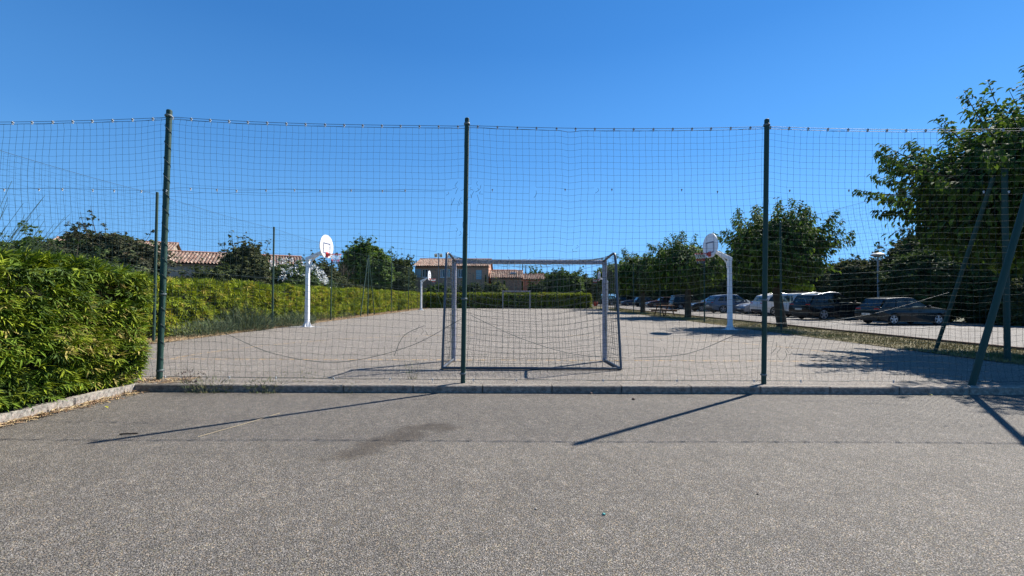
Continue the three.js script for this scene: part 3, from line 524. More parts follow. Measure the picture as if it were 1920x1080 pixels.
back('garden_tree', 'light yellow-green tree at the corner of the beige house', -14.9, 56.5, 3.8, [2.5, 2.8, 2.4], fresh, 265, .2, 170);
back('garden_tree', 'tall dark broad tree behind the side hedge with the braced post before it', -15.7, 46.5, 4.1, [3.2, 3.3, 3], mulb.map((c) => c.clone().multiplyScalar(1.25)), 267, .22, 260, { spike: .3, h0: 1.6 });
const sg = 'garden shrubs behind the side hedge';
const side = (name, label, x, Z, cy, r, pal, seed, leaf = .16, shoots = 130, extra = {}) => tree({ name, label, group: sg, x, Z, h0: cy * .4, trunk: .08, cy, r, shoots, leaves: 30, leaf, pal, seed, fill: shoots * 14, spike: .2, lump: .5, bunch: true, fluff: .24, leaders: 14, leaderLeaves: 14, ...extra });
side('garden_tree', 'greenish tree between the white oleander and the bare tree', -15.4, 34.5, 2.5, [1.9, 1.7, 2], olive, 271);
side('garden_tree', 'bushy tree with a ragged round top before the long roof', -14.6, 23.6, 2.3, [1.35, 1.9, 1.5], olive, 273, .14, 170);
side('garden_bush', 'thin green saplings before the plain grey house wall', -14.3, 20.6, 1.7, [1.1, 1.0, 1.2], fresh, 275, .12, 60, { fill: 150 });
side('garden_tree', 'bronze-leaved tree in front of the house with the cream gable', -16.2, 17.4, 2.3, [2.2, 1.7, 1.7], bronze, 277, .13, 240, { spike: .3 });
side('garden_tree', 'wide low dome of dark green on the skyline above the near hedge', -27, 25, 2.7, [3.2, 2.1, 3], mulb, 279, .2, 190, { spike: .05 });
side('garden_bush', 'dull green shrub behind the near hedge by the leaning end post', -13.4, 13.4, 1.5, [1.7, 1.1, 1.6], darkG, 281, .13, 130);
side('garden_bush', 'dark shrub beneath the white oleander flowers', -13.6, 30.5, 1.5, [1.4, 1.2, 2.2], darkG, 283, .16, 90);
side('garden_bush', 'grey-green low bushes behind the side hedge near the braced post', -13.9, 38.5, 1.4, [1.3, 1.0, 3], olive, 285, .16, 90);
// white oleander
{
  const o = side('oleander_bush', 'wide oleander covered in white flowers behind the side hedge', -13.7, 26.6, 2.05, [2.0, 1.35, 2.1], darkG.map((c) => c.clone().multiplyScalar(1.5)), 291, .15, 170, { lump: .12, spike: .05 });
  const R = rng(6), petal = []; for (let k = 0; k < 5; k++) petal.push(...leafTris(.05, .045, .2, .1, new THREE.Matrix4().makeRotationFromEuler(new THREE.Euler(0, 0, k * 1.2566)).multiply(new THREE.Matrix4().makeRotationX(.35))));
  const S = new Scatter(triGeo(petal), new THREE.MeshStandardMaterial({ roughness: .7, side: THREE.DoubleSide }));
  for (let i = 0; i < 560; i++) { const a = R() * 6.283, se = lerp(.05, 1, R()), ce = Math.sqrt(1 - se * se), c = V(Math.cos(a) * ce * 2.05, 2.05 + se * 1.45, Math.sin(a) * ce * 2.15); if (noise(c.x * 1.3, c.y * 1.3, c.z * 1.3) < -.05) continue; for (let k = 0; k < 7; k++) S.add(c.clone().multiplyScalar(1 + .04 * R()).add(V((R() - .5) * .2, (R() - .5) * .16, (R() - .5) * .2)), aim(V(R() - .5, R() - .5, R() - .5), V((R() - .5), .6, 1)), lerp(.5, .95, R()), rgb(.78, .78, .74)); }
  S.build('flowers', o);
}
// bare tree
{
  const t = thing('bare_tree', 'leafless grey tree beyond the nearer hoop net', 'tree', [-14.9, 0, -38.2]), R = rng(66), g = [];
  const grow = (p, d, l, r, n) => { const q = p.clone().addScaledVector(d, l); g.push(tapered([[p, r], [p.clone().lerp(q, .5).add(V((R() - .5) * l * .12, 0, (R() - .5) * l * .12)), r * .85], [q, r * .65]])); if (n) for (let k = 0; k < (n > 3 ? 3 : 2 + (R() * 2 | 0)); k++) grow(q, d.clone().add(V((R() - .5) * 1.25, .25 * R(), (R() - .5) * 1.25)).normalize(), l * lerp(.62, .85, R()), r * .62, n - 1); };
  part('trunk', tapered([[V(0, -.1, 0), .12], [V(.05, 1.2, 0), .09]]), barkMat, t);
  grow(V(.05, 1.15, 0), V(.1, 1, 0).normalize(), 1.0, .08, 5); part('branches', g, barkMat, t, 'stuff');
}
// broom-like shrub with long thin stems at the picture's edge
{
  const t = thing('broom_shrub', 'wispy shrub of long thin arching green stems above the near hedge', 'shrub', [-11.1, 0, -8.7]), R = rng(17), g = [];
  for (let i = 0; i < 700; i++) {
    const a = (R() - .5) * 2.4, e = lerp(.1, .95, R()), l = lerp(.9, 2.1, R()), d = V(Math.cos(a) * Math.cos(e), Math.sin(e), Math.sin(a) * Math.cos(e)), b = V((R() - .5) * .4, lerp(.4, 1.5, R()), (R() - .5) * .4);
    const m = b.clone().addScaledVector(d, l * .55).add(V(0, -.04, 0)), q = b.clone().addScaledVector(d, l).add(V((R() - .5) * .15, .18 * R() * l, (R() - .5) * .15));
    g.push(pipe([b, m, q], .0036, 3, 6));
  }
  part('stems', g, mat(.085, .125, .05, .7), t, 'stuff');
}
// cypresses
function cypress(label, x, Z, h, r, seed) {
  const R = rng(seed), t = thing('cypress_tree', label, 'tree', [x, 0, -Z], 0, 'slim cypresses'), B = bunches.map((g) => new Scatter(g, leafMat));
  part('trunk', tapered([[V(0, -.1, 0), r * .2], [V(0, h * .8, 0), .03]]), darkBark, t);
  for (let i = 0; i < 900; i++) { const v = R(), rr = r * Math.sin(Math.min(1, v * 1.25 + .25) * Math.PI * .98 ) ** .6 * (v > .75 ? (1 - v) / .25 * .8 + .2 : 1) * lerp(.55, 1.08, R()), a = R() * 6.283; B[i % 2].add(V(Math.cos(a) * rr, .2 + v * (h - .3), Math.sin(a) * rr), aim(V(Math.cos(a) * .5, 1, Math.sin(a) * .5), V(Math.cos(a), .2, Math.sin(a))), r * lerp(.9, 1.7, R()), darkG[R() * 3 | 0]); }
  B.forEach((b) => b.build('crown', t));
}
cypress('dark columnar cypress against the corner of the tall beige house', -3.45, 56.4, 4.3, .36, 301);
cypress('small cypress beside the end of the low pink house', 2.3, 56.6, 3.9, .27, 303);
cypress('distant taller cypress of the pair on the skyline', 2.9, 118, 10.4, .55, 305);
cypress('distant shorter cypress of the pair on the skyline', 3.75, 118, 10.2, .5, 307);
cypress('squat dark conifer before the low pink house', -1.0, 55.6, 3.5, .6, 309);
back('garden_tree', 'distant wooded rise right of the skyline cypresses', 6.5, 112, 4.5, [6, 3.6, 4], mulb, 311, .4, 150);

// low weeds and ground plants
const blade = triGeo([[[-.5, 0, 0], [.5, 0, 0], [.25, .6, .12]], [[-.5, 0, 0], [.25, .6, .12], [-.25, .6, .12]], [[-.25, .6, .12], [.25, .6, .12], [0, 1, .4]]]);
function weeds(name, label, cx, cZ, rx, rz, h, n, pal, seed, y0 = 0, w = .006) {
  const t = thing(name, label, 'weeds', [cx, y0, -cZ]), R = rng(seed), S = new Scatter(blade, stalkMat);
  for (let i = 0; i < n; i++) { const a = R() * 6.283, q = Math.sqrt(R()), b = V(Math.cos(a) * q * rx, 0, Math.sin(a) * q * rz), l = h * lerp(.4, 1.1, R()) * (1 - .45 * q); for (let k = 0; k < 3; k++) { const d = V(Math.cos(a) * q + (R() - .5) * 1.4, 1, Math.sin(a) * q + (R() - .5) * 1.4).normalize(); S.add(b.clone().add(V(0, k * l * .3, 0)).addScaledVector(d, k * .06), aim(d, V(R() - .5, .3, R() - .5)), V(w, l * .55, l * .4), pal[R() * pal.length | 0].clone().multiplyScalar(.7 + .6 * R())); } }
  S.build('blades', t); return t;
}
const wp = [rgb(.075, .115, .06), rgb(.1, .14, .065), rgb(.14, .16, .075)], gp = [rgb(.07, .1, .03), rgb(.11, .13, .04), rgb(.2, .17, .08)];
weeds('feathery_shrub', 'largest feathery blue-green plant at the foot of the side hedge', -10.15, 16.4, .85, 1.3, 1.0, 950, wp, 401, 0, .012);
weeds('feathery_shrub', 'feathery blue-green plant spreading at the foot of the nearer hoop post', -9.75, 19.3, .6, 1.6, .6, 1100, wp, 403, 0, .012);
weeds('feathery_shrub', 'low grey-green plants on the mulch nearest the leaning post', -10.15, 14.3, .6, 1.2, .5, 800, wp, 405, 0, .012);
weeds('feathery_shrub', 'small plants by the thin post beyond the nearer hoop', -10.1, 23, .45, 1.2, .42, 420, gp, 407, 0, .008);
weeds('feathery_shrub', 'small plants on the mulch before the braced post', -10.1, 26.5, .4, .9, .35, 300, wp, 409, 0, .008);
weeds('kerb_weed', 'grass tuft growing from the kerb foot closest to the hedge', -4.3, 6.18, .36, .05, .16, 130, gp, 411, ROAD_Y, .007);
weeds('kerb_weed', 'second grass tuft along the kerb foot', -3.52, 6.18, .24, .05, .14, 100, gp, 413, ROAD_Y, .007);
weeds('kerb_weed', 'tiny dry tuft at the kerb foot below the goal shadow tip', -2.35, 6.19, .22, .04, .08, 40, gp, 415, ROAD_Y, .006);
weeds('kerb_weed', 'dark reddish weed on top of the kerb beside the leaning end post', -4.78, 6.42, .12, .07, .09, 90, [rgb(.06, .035, .035), rgb(.08, .05, .04)], 417, 0, .008);
weeds('court_weed', 'low weeds behind the kerb at the tip of the goal shadow', -3.3, 6.5, .5, .05, .07, 90, gp, 419, 0, .006);
weeds('court_weed', 'wiry weed beside the centre post behind the kerb', -1.55, 6.75, .06, .05, .26, 26, gp, 421, 0, .005);
// dry grass on the strip
{
  const R = rng(55), S = new Scatter(triGeo([0, 1, 2, 3, 4].flatMap((k) => { const a = k * 1.3, dx = Math.cos(a), dz = Math.sin(a); return [[[-.08 * dz, 0, .08 * dx], [.08 * dz, 0, -.08 * dx], [dx * .5, 1 - k * .1, dz * .5]]]; })), stalkMat);
  for (let i = 0; i < 26000; i++) {
    const Z = 6.6 + 44 * R() ** 1.7, x = 9.8 + 2.78 * R(), n = fbm(x * 1.1, Z * .8, 61); if (n < -.25 && R() < .8) continue;
    const g = n + R() * .5, c = g > .45 ? rgb(.1, .13, .03) : g > .2 ? rgb(.2, .18, .06) : rgb(.31, .24, .1);
    S.add(V(x, .01, -Z), new THREE.Quaternion().setFromAxisAngle(V(0, 1, 0), R() * 6.28), V(.05, lerp(.03, .085, R()) * (n > .25 ? 1.7 : 1), .05), c.multiplyScalar(.7 + .6 * R()));
  }
  const o = S.build('dry_grass', scene); o.userData.label = 'short dry grass on the strip beside the car park'; o.userData.category = 'grass';
}
// fallen bamboo leaves and straw
{
  const R = rng(58), S = new Scatter(triGeo(leafTris(1, .16, .1, .12)), stalkMat), c0 = [rgb(.42, .3, .15), rgb(.52, .4, .22), rgb(.3, .19, .1), rgb(.2, .12, .07)];
  const drop = (x, y, Z, l) => S.add(V(x, y, -Z), aim(V(R() - .5, (R() - .5) * .2, R() - .5), V((R() - .5) * .6, 1, (R() - .5) * .6)), l, c0[R() * 4 | 0].clone().multiplyScalar(.8 + .4 * R()));
  for (let i = 0; i < 1500; i++) { const Z = lerp(2.5, 6.2, R()), w = .05 + .2 * Math.max(0, noise(Z * 1.6, 3) + .35); drop(-5.41 + R() ** 2 * w * (Z > 5.2 ? 1.7 : 1), ROAD_Y + .006 + R() * .02, Z, lerp(.05, .13, R())); }
  for (let i = 0; i < 1500; i++) drop(-5.64 - R() * .9, -.012 + R() * .02, lerp(2.5, 6.3, R()), lerp(.06, .13, R()));
  for (let i = 0; i < 500; i++) drop(-5.6 + R() * .75, .004 + R() * .015, lerp(6.3, 6.75, R()), lerp(.05, .1, R()));
  for (let i = 0; i < 16000; i++) { const Z = 6.5 + 43 * R() ** 1.5; drop(-9.5 - R() ** 1.2 * 1.4 + .12 * noise(Z * 2, 5), .012 + R() * .03, Z, lerp(.07, .16, R())); }
  const o = S.build('leaf_litter', scene); o.userData.label = 'straw-coloured fallen leaves along the hedges and kerbs'; o.userData.category = 'litter';
}
// little things lying on the road
{
  const R = rng(90);
  tag(part('twig', pipe([P(-3.87, ROAD_Y + .008, 4.3), P(-3.8, ROAD_Y + .011, 4.31), P(-3.72, ROAD_Y + .008, 4.33)], .007, 5, 10), mat(.03, .025, .02, .9), scene), 'short dark twig at the tip of the long post shadow', 'twig');
  tag(part('straw_stalk', pipe([P(-3.05, ROAD_Y + .006, 4.23), P(-2.85, ROAD_Y + .008, 4.7), P(-2.72, ROAD_Y + .006, 5.1)], .0022, 4, 12), mat(.5, .4, .24, .9), scene), 'long pale straw stalk crossing the post shadow on the road', 'straw');
  const scrap = (name, x, Z, s, m, l, c) => { const g = new THREE.IcosahedronGeometry(1, 1), p = g.attributes.position; for (let i = 0; i < p.count; i++) { const k = 1 + .35 * noise(p.getX(i) * 1.7 + x, p.getY(i) * 1.7, p.getZ(i) * 1.7); p.setXYZ(i, p.getX(i) * k * s, p.getY(i) * k * s * .6, p.getZ(i) * k * s * .8); } g.computeVertexNormals(); g.translate(x, ROAD_Y + s * .5, -Z); tag(part(name, g, m, scene), l, c); };
  scrap('bottle_cap', .585, 2.76, .011, mat(.02, .3, .26, .5), 'tiny turquoise scrap lying on the road', 'scrap');
  scrap('pebble', .16, 2.83, .009, mat(.4, .36, .3, .9), 'tiny pale pebble near the turquoise scrap', 'pebble');
  scrap('pebble', 1.64, 5.85, .022, mat(.09, .06, .045, .9), 'flat brown clod on the road below the kerb', 'pebble');
  scrap('pebble', 1.72, 3.05, .007, mat(.02, .02, .02, .9), 'tiny black pebble near the picture middle of the road', 'pebble');
  scrap('pebble', 1.13, 6.19, .024, mat(.13, .09, .07, .9), 'reddish stone against the kerb foot', 'pebble');
  tag(part('fallen_leaf', triGeo(leafTris(.07, .03, .1, .2, new THREE.Matrix4().makeTranslation(-4.9, ROAD_Y + .012, -5.28).multiply(new THREE.Matrix4().makeRotationFromEuler(new THREE.Euler(-1.4, .3, 1.2))))), mat(.45, .42, .05, .7), scene), 'single yellow leaf on the road near the bed kerb', 'leaf');
  tag(part('fallen_leaf', triGeo(leafTris(.07, .035, .1, .2, new THREE.Matrix4().makeTranslation(5.94, ROAD_Y + .012, -6.12).multiply(new THREE.Matrix4().makeRotationFromEuler(new THREE.Euler(-1.4, .3, .4))))), mat(.45, .42, .05, .7), scene), 'yellow leaf at the kerb foot near the sloping brace', 'leaf');
}

// ---------------------------------------------------------------- houses
const tileCols = [rgb(.23, .135, .1), rgb(.29, .19, .145), rgb(.36, .27, .215), rgb(.2, .13, .105), rgb(.28, .21, .17)];
const tileMat = new THREE.MeshStandardMaterial({ vertexColors: true, roughness: .9, side: THREE.DoubleSide });
function tileField(w, eaveY, eaveZ, ridgeY, ridgeZ, seed) { // canal tiles on one slope, rows lapped up the slope
  const R = rng(seed), rise = ridgeY - eaveY, run = eaveZ - ridgeZ, len = Math.hypot(rise, run), up = V(0, rise / len, -run / len), nrm = V(0, run / len, rise / len);
  const pitch = .235, nc = Math.round(w / pitch), nr = Math.ceil(len / .36), pos = [], col = [];
  const quad = (a, b, c, d, k) => { for (const p of [a, b, c, a, c, d]) { pos.push(p.x, p.y, p.z); col.push(k.r, k.g, k.b); } };
  for (let i = 0; i < nc; i++) for (let j = 0; j < nr; j++) {
    const x = -w / 2 + (i + .5) * w / nc, k = tileCols[R() * 5 | 0].clone().multiplyScalar(.75 + .5 * R()), kd = k.clone().multiplyScalar(.9), l0 = j * .36, l1 = Math.min(len, l0 + .44), prof = [[-.5, 0], [-.3, .012], [-.24, .05], [-.12, .095], [.12, .095], [.24, .05], [.3, .012], [.5, 0]];
    for (let s = 0; s < prof.length - 1; s++) {
      const at = (q, l, lift, tp) => V(x + q[0] * w / nc * (Math.abs(q[0]) < .3 ? tp : 1), eaveY, eaveZ).addScaledVector(up, l).addScaledVector(nrm, q[1] * tp + lift);
      quad(at(prof[s], l0, .03, 1), at(prof[s + 1], l0, .03, 1), at(prof[s + 1], l1, .008, .85), at(prof[s], l1, .008, .85), s === 0 || s === 6 ? kd : k);
    }
  }
  const g = new THREE.BufferGeometry(); g.setAttribute('position', new THREE.Float32BufferAttribute(pos, 3)); g.setAttribute('color', new THREE.Float32BufferAttribute(col, 3)); g.computeVertexNormals(); return g;
}
const frameMat = mat(.7, .7, .68, .5), shutMat = mat(.3, .43, .47, .7), shutRail = mat(.26, .38, .42, .7);
const paneMat = new THREE.MeshPhysicalMaterial({ color: rgb(.03, .04, .05), roughness: .06, metalness: 0, side: THREE.DoubleSide }), curtainMat = mat(.3, .3, .32, .9);
function house(o) { // local: front at +z = 0, x centred; w, d, eave, ridge
  const t = thing(o.name ?? 'house', o.label, 'house', [o.x, 0, -o.Z], o.turn ?? 0), wall = mat(...o.wall, .9, { map: grainMap });
  const s = new THREE.Shape(); s.moveTo(-o.w / 2, -.2); s.lineTo(o.w / 2, -.2); s.lineTo(o.w / 2, o.eave); s.lineTo(-o.w / 2, o.eave);
  for (const q of o.windows ?? []) if (q.open) { const h = new THREE.Path(); h.moveTo(q.x - q.w / 2, q.y); h.lineTo(q.x - q.w / 2, q.y + q.h); h.lineTo(q.x + q.w / 2, q.y + q.h); h.lineTo(q.x + q.w / 2, q.y); s.holes.push(h); }
  const walls = [uvScale(new THREE.ExtrudeGeometry(s, { depth: .25, bevelEnabled: false }), .5).translate(0, 0, -.25)];
  const gb = new THREE.Shape(); gb.moveTo(-.25, -.2); gb.lineTo(-o.d, -.2); gb.lineTo(-o.d, o.eave); gb.lineTo(-o.d / 2, o.ridge - .1); gb.lineTo(-.25, o.eave + (o.ridge - .1 - o.eave) * (.25 / (o.d / 2))); 
  for (const sx of [-1, 1]) walls.push(uvScale(new THREE.ExtrudeGeometry(gb, { depth: .25, bevelEnabled: false }), .5).rotateY(-Math.PI / 2).translate(sx * o.w / 2 + (sx < 0 ? .25 : 0), 0, 0));
  walls.push(box(o.w - .5, o.eave + .2, .25, 0, o.eave / 2 - .1, -o.d + .125));
  const wm = part('wall', walls, wall, t);
  const roof = part('roof', [tileField(o.w + .5, o.eave + .02, .42, o.ridge, -o.d / 2, o.seed)], tileMat, t);
  part('roof_slope', new THREE.PlaneGeometry(o.w + .5, Math.hypot(o.ridge - o.eave, o.d / 2 + .4)).rotateX(-Math.PI / 2 + -Math.atan2(o.ridge - o.eave, o.d / 2 + .4)).translate(0, (o.ridge + o.eave) / 2, -o.d * .75 - .2), mat(.3, .16, .11, .9), roof);
  part('ridge_tiles', new THREE.CylinderGeometry(.12, .12, o.w + .5, 8, 1).rotateZ(Math.PI / 2).translate(0, o.ridge + .03, -o.d / 2), mat(.34, .17, .11, .9), roof);
  part('eave_board', box(o.w + .3, .12, .06, 0, o.eave - .07, .2), mat(.24, .13, .09, .9), roof);
  for (const q of o.windows ?? []) {
    if (q.open) {
      const f = part('window', [box(.07, q.h, .07, q.x - q.w / 2 + .037, q.y + q.h / 2, -.12), box(.07, q.h, .07, q.x + q.w / 2 - .037, q.y + q.h / 2, -.12), box(q.w - .15, .07, .07, q.x, q.y + .037, -.12), box(q.w - .15, .07, .07, q.x, q.y + q.h - .037, -.12), box(.06, q.h - .15, .06, q.x, q.y + q.h / 2, -.12)], frameMat, t);
      part('pane', box(q.w - .15, q.h - .15, .012, q.x, q.y + q.h / 2, -.13), paneMat, f);
      if (q.curtain) part('curtain', box(q.w * .35, q.h - .16, .01, q.x - q.w * .2, q.y + q.h / 2, -.11), curtainMat, f);
      part('sill', box(q.w + .1, .06, .14, q.x, q.y - .035, .03), frameMat, f);
    }
    for (const [sx, sw] of q.shutters ?? []) { const sh = part('shutter', box(sw, q.h + .04, .045, sx, q.y + q.h / 2, .03), shutMat, t); for (const v of [.2, .8]) part('shutter_rail', box(sw - .06, .09, .02, sx, q.y + q.h * v, .063), shutRail, sh); }
  }
  if (o.skylight) { const [sx, u, sw, sl] = o.skylight, y = lerp(o.eave, o.ridge, u), z = lerp(.42, -o.d / 2, u), a = Math.atan2(o.ridge - o.eave, o.d / 2 + .42); const k = part('skylight', box(sw, .1, sl).rotateX(a).translate(sx, y + .14, z), mat(.2, .2, .21, .5), roof); part('pane', box(sw - .14, .02, sl - .14).rotateX(a).translate(sx, y + .2, z + .02), paneMat, k); }
  return t;
}
house({ label: 'tall beige two-storey house with pale blue shutters and tiled roof', x: -8.1, Z: 58, w: 9.9, d: 8.4, eave: 5.42, ridge: 6.75, wall: [.8, .42, .27], seed: 501, windows: [
  { x: -3.62, y: 3.95, w: .72, h: 1.1, open: 1, shutters: [[-4.48, .74]] }, { x: -1.25, y: 3.95, w: .62, h: 1.1, open: 1, curtain: 1, shutters: [[-.52, .62]] }, { x: 1.2, y: 3.95, w: .72, h: 1.1, open: 1, shutters: [[.5, .5]] }, { x: 3.65, y: 3.72, w: .8, h: 1.2, shutters: [[3.45, .39], [3.85, .39]] }] });
house({ label: 'low pink house wing with a skylight in its tiled roof', x: -.75, Z: 57.4, w: 4.05, d: 6.2, eave: 3.85, ridge: 5.0, wall: [.8, .37, .23], seed: 503, skylight: [.9, .5, .75, .8] });
house({ name: 'house', label: 'tiled roof just showing behind the low pink house wing', x: -1.6, Z: 64, w: 4.2, d: 5, eave: 4.7, ridge: 5.45, wall: [.5, .32, .24], seed: 505 });
house({ label: 'small far pink house beside the little cypress', x: 3.2, Z: 63, w: 2.9, d: 5, eave: 3.9, ridge: 4.75, wall: [.5, .32, .24], seed: 507 });
house({ label: 'long low grey-beige house behind the bushy tree, its roof widest', x: -23.4, Z: 34.6, w: 11.5, d: 6.4, eave: 3.8, ridge: 4.95, turn: .5, wall: [.56, .48, .41], seed: 509, skylight: [-4, .55, .9, .8] });
house({ label: 'house with a cream gable half hidden by the bronze tree', x: -38.6, Z: 41.4, w: 9, d: 6.4, eave: 5.7, ridge: 6.95, turn: .5, wall: [.6, .5, .38], seed: 511 });
house({ label: 'tiled roof seen low behind the tall dark tree', x: -17, Z: 62, w: 8, d: 6, eave: 2.7, ridge: 3.8, wall: [.5, .38, .3], seed: 513 });

// ---------------------------------------------------------------- masts and furniture
{
  const m = thing('floodlight_mast', 'slim mast with two square floodlights before the beige house', 'floodlight', [-9.05, 0, -53]);
  part('pole', tapered([[V(0, -.1, 0), .075], [V(0, 6.7, 0), .045]]), galv, m); part('cross_arm', box(.9, .05, .05, 0, 6.62, 0), galv, m);
  for (const s of [-1, 1]) { const l = part('floodlight', bevelBox(.36, .4, .16, .02).rotateX(.5).translate(s * .31, 6.4, .04), mat(.45, .43, .38, .5), m); part('glass', box(.3, .34, .012).rotateX(.5).translate(s * .31, 6.36, .125), mat(.5, .48, .4, .15), l); }
  const l = thing('lamp_post', 'grey lamp post with a flat disc head behind the parked cars', 'lamp post', [22.9, 0, -27]);
  part('pole', tapered([[V(0, -.1, 0), .07], [V(0, 3.9, 0), .05]]), mat(.3, .32, .34, .5), l);
  part('lamp_head', new THREE.LatheGeometry([[0, .16], [.2, .14], [.36, .05], [.37, .0], [.3, -.05], [.08, -.08], [0, -.1]].map((p) => new THREE.Vector2(...p)), 20).translate(0, 4.0, 0), mat(.4, .39, .37, .5), l);
}
{
  const w = mat(.3, .15, .07, .85, { map: barkMap }), t = thing('picnic_table', 'brown wooden picnic table on the grass strip', 'table', [10.75, 0, -30.6], .35);
  for (let i = 0; i < 5; i++) part('table_plank', bevelBox(1.3, .045, .135, .006).translate(0, .74, -.3 + i * .15), w, t);
  for (const s of [-1, 1]) { for (let i = 0; i < 2; i++) part('bench_plank', bevelBox(1.3, .045, .13, .006).translate(0, .45, s * .68 + (i - .5) * .145), w, t); part('cross_beam', bevelBox(.06, .1, 1.6, .006).translate(s * .45, .38, 0), w, t); for (const q of [-1, 1]) part('leg', bar(V(s * .45 + .05, 0, q * .5), V(s * .45 + .05, .71, q * .2), .05, .05, 4), w, t); }
  const b = thing('litter_bin', 'small red litter bin at the end of the dark hedge', 'bin', [9.85, 0, -50.9]);
  part('bin_body', new THREE.LatheGeometry([[0, .32], [.2, .32], [.24, .8], [.245, .82], [.22, .82], [.19, .36], [0, .36]].map((p) => new THREE.Vector2(...p)), 16), mat(.45, .05, .04, .5), b); part('bin_post', bar(V(0, 0, -.28), V(0, 1, -.28), .03, .03, 8), galv, b);
  part('bracket', box(.1, .06, .09, 0, .6, -.25), galv, b);
}

// ---------------------------------------------------------------- parked cars (front towards local +x)
const glassMat = new THREE.MeshPhysicalMaterial({ color: rgb(.5, .58, .55), roughness: .03, transmission: 1, thickness: 0, side: THREE.DoubleSide }), tyreMat = mat(.012, .012, .013, .9), rimMat = mat(.42, .43, .45, .35, { metalness: .6 }), trimMat = mat(.02, .02, .022, .6), tailMat = mat(.4, .02, .02, .2), headMat = mat(.55, .58, .6, .12), plateMat = mat(.6, .6, .55, .5);
const paint = (r, g, b, metal = .2) => new THREE.MeshPhysicalMaterial({ color: rgb(r, g, b), roughness: .5, metalness: metal, specularIntensity: .25, clearcoat: .65, clearcoatRoughness: .04, side: THREE.DoubleSide });
const CARS = {
  hatch: { L: 4.1, W: 1.76, belt: .93, rear: [[-2.02, .3], [-2.07, .5], [-2.03, .78], [-1.93, .93]], cowl: [.82, .98], nose: [[1.55, .86], [1.95, .7], [2.05, .52], [2.0, .26]], A: [-1.93, .93], B: [-1.5, 1.4], M: [-.5, 1.475], C: [.05, 1.44], wheel: .315, ax: [-1.27, 1.28] },
  suv: { L: 4.4, W: 1.84, belt: 1.03, rear: [[-2.16, .36], [-2.22, .58], [-2.19, .86], [-2.08, 1.03]], cowl: [.88, 1.06], nose: [[1.75, .97], [2.1, .82], [2.2, .6], [2.15, .32]], A: [-2.08, 1.03], B: [-1.72, 1.5], M: [-.6, 1.63], C: [.1, 1.58], wheel: .355, ax: [-1.32, 1.36] },
  mpv: { L: 4.3, W: 1.8, belt: .98, rear: [[-2.1, .32], [-2.15, .55], [-2.12, .85], [-2.06, .98]], cowl: [1.1, 1.02], nose: [[1.75, .9], [2.05, .74], [2.15, .55], [2.1, .28]], A: [-2.06, .98], B: [-1.88, 1.6], M: [-.8, 1.68], C: [.15, 1.62], wheel: .33, ax: [-1.33, 1.34] },
  saloon: { L: 4.5, W: 1.8, belt: .92, rear: [[-2.2, .3], [-2.26, .52], [-2.24, .82], [-2.15, .95]], cowl: [.85, .95], nose: [[1.7, .82], [2.12, .68], [2.25, .5], [2.2, .25]], A: [-1.75, .97], B: [-.95, 1.36], M: [-.4, 1.43], C: [.1, 1.4], wheel: .32, ax: [-1.35, 1.38] },
};
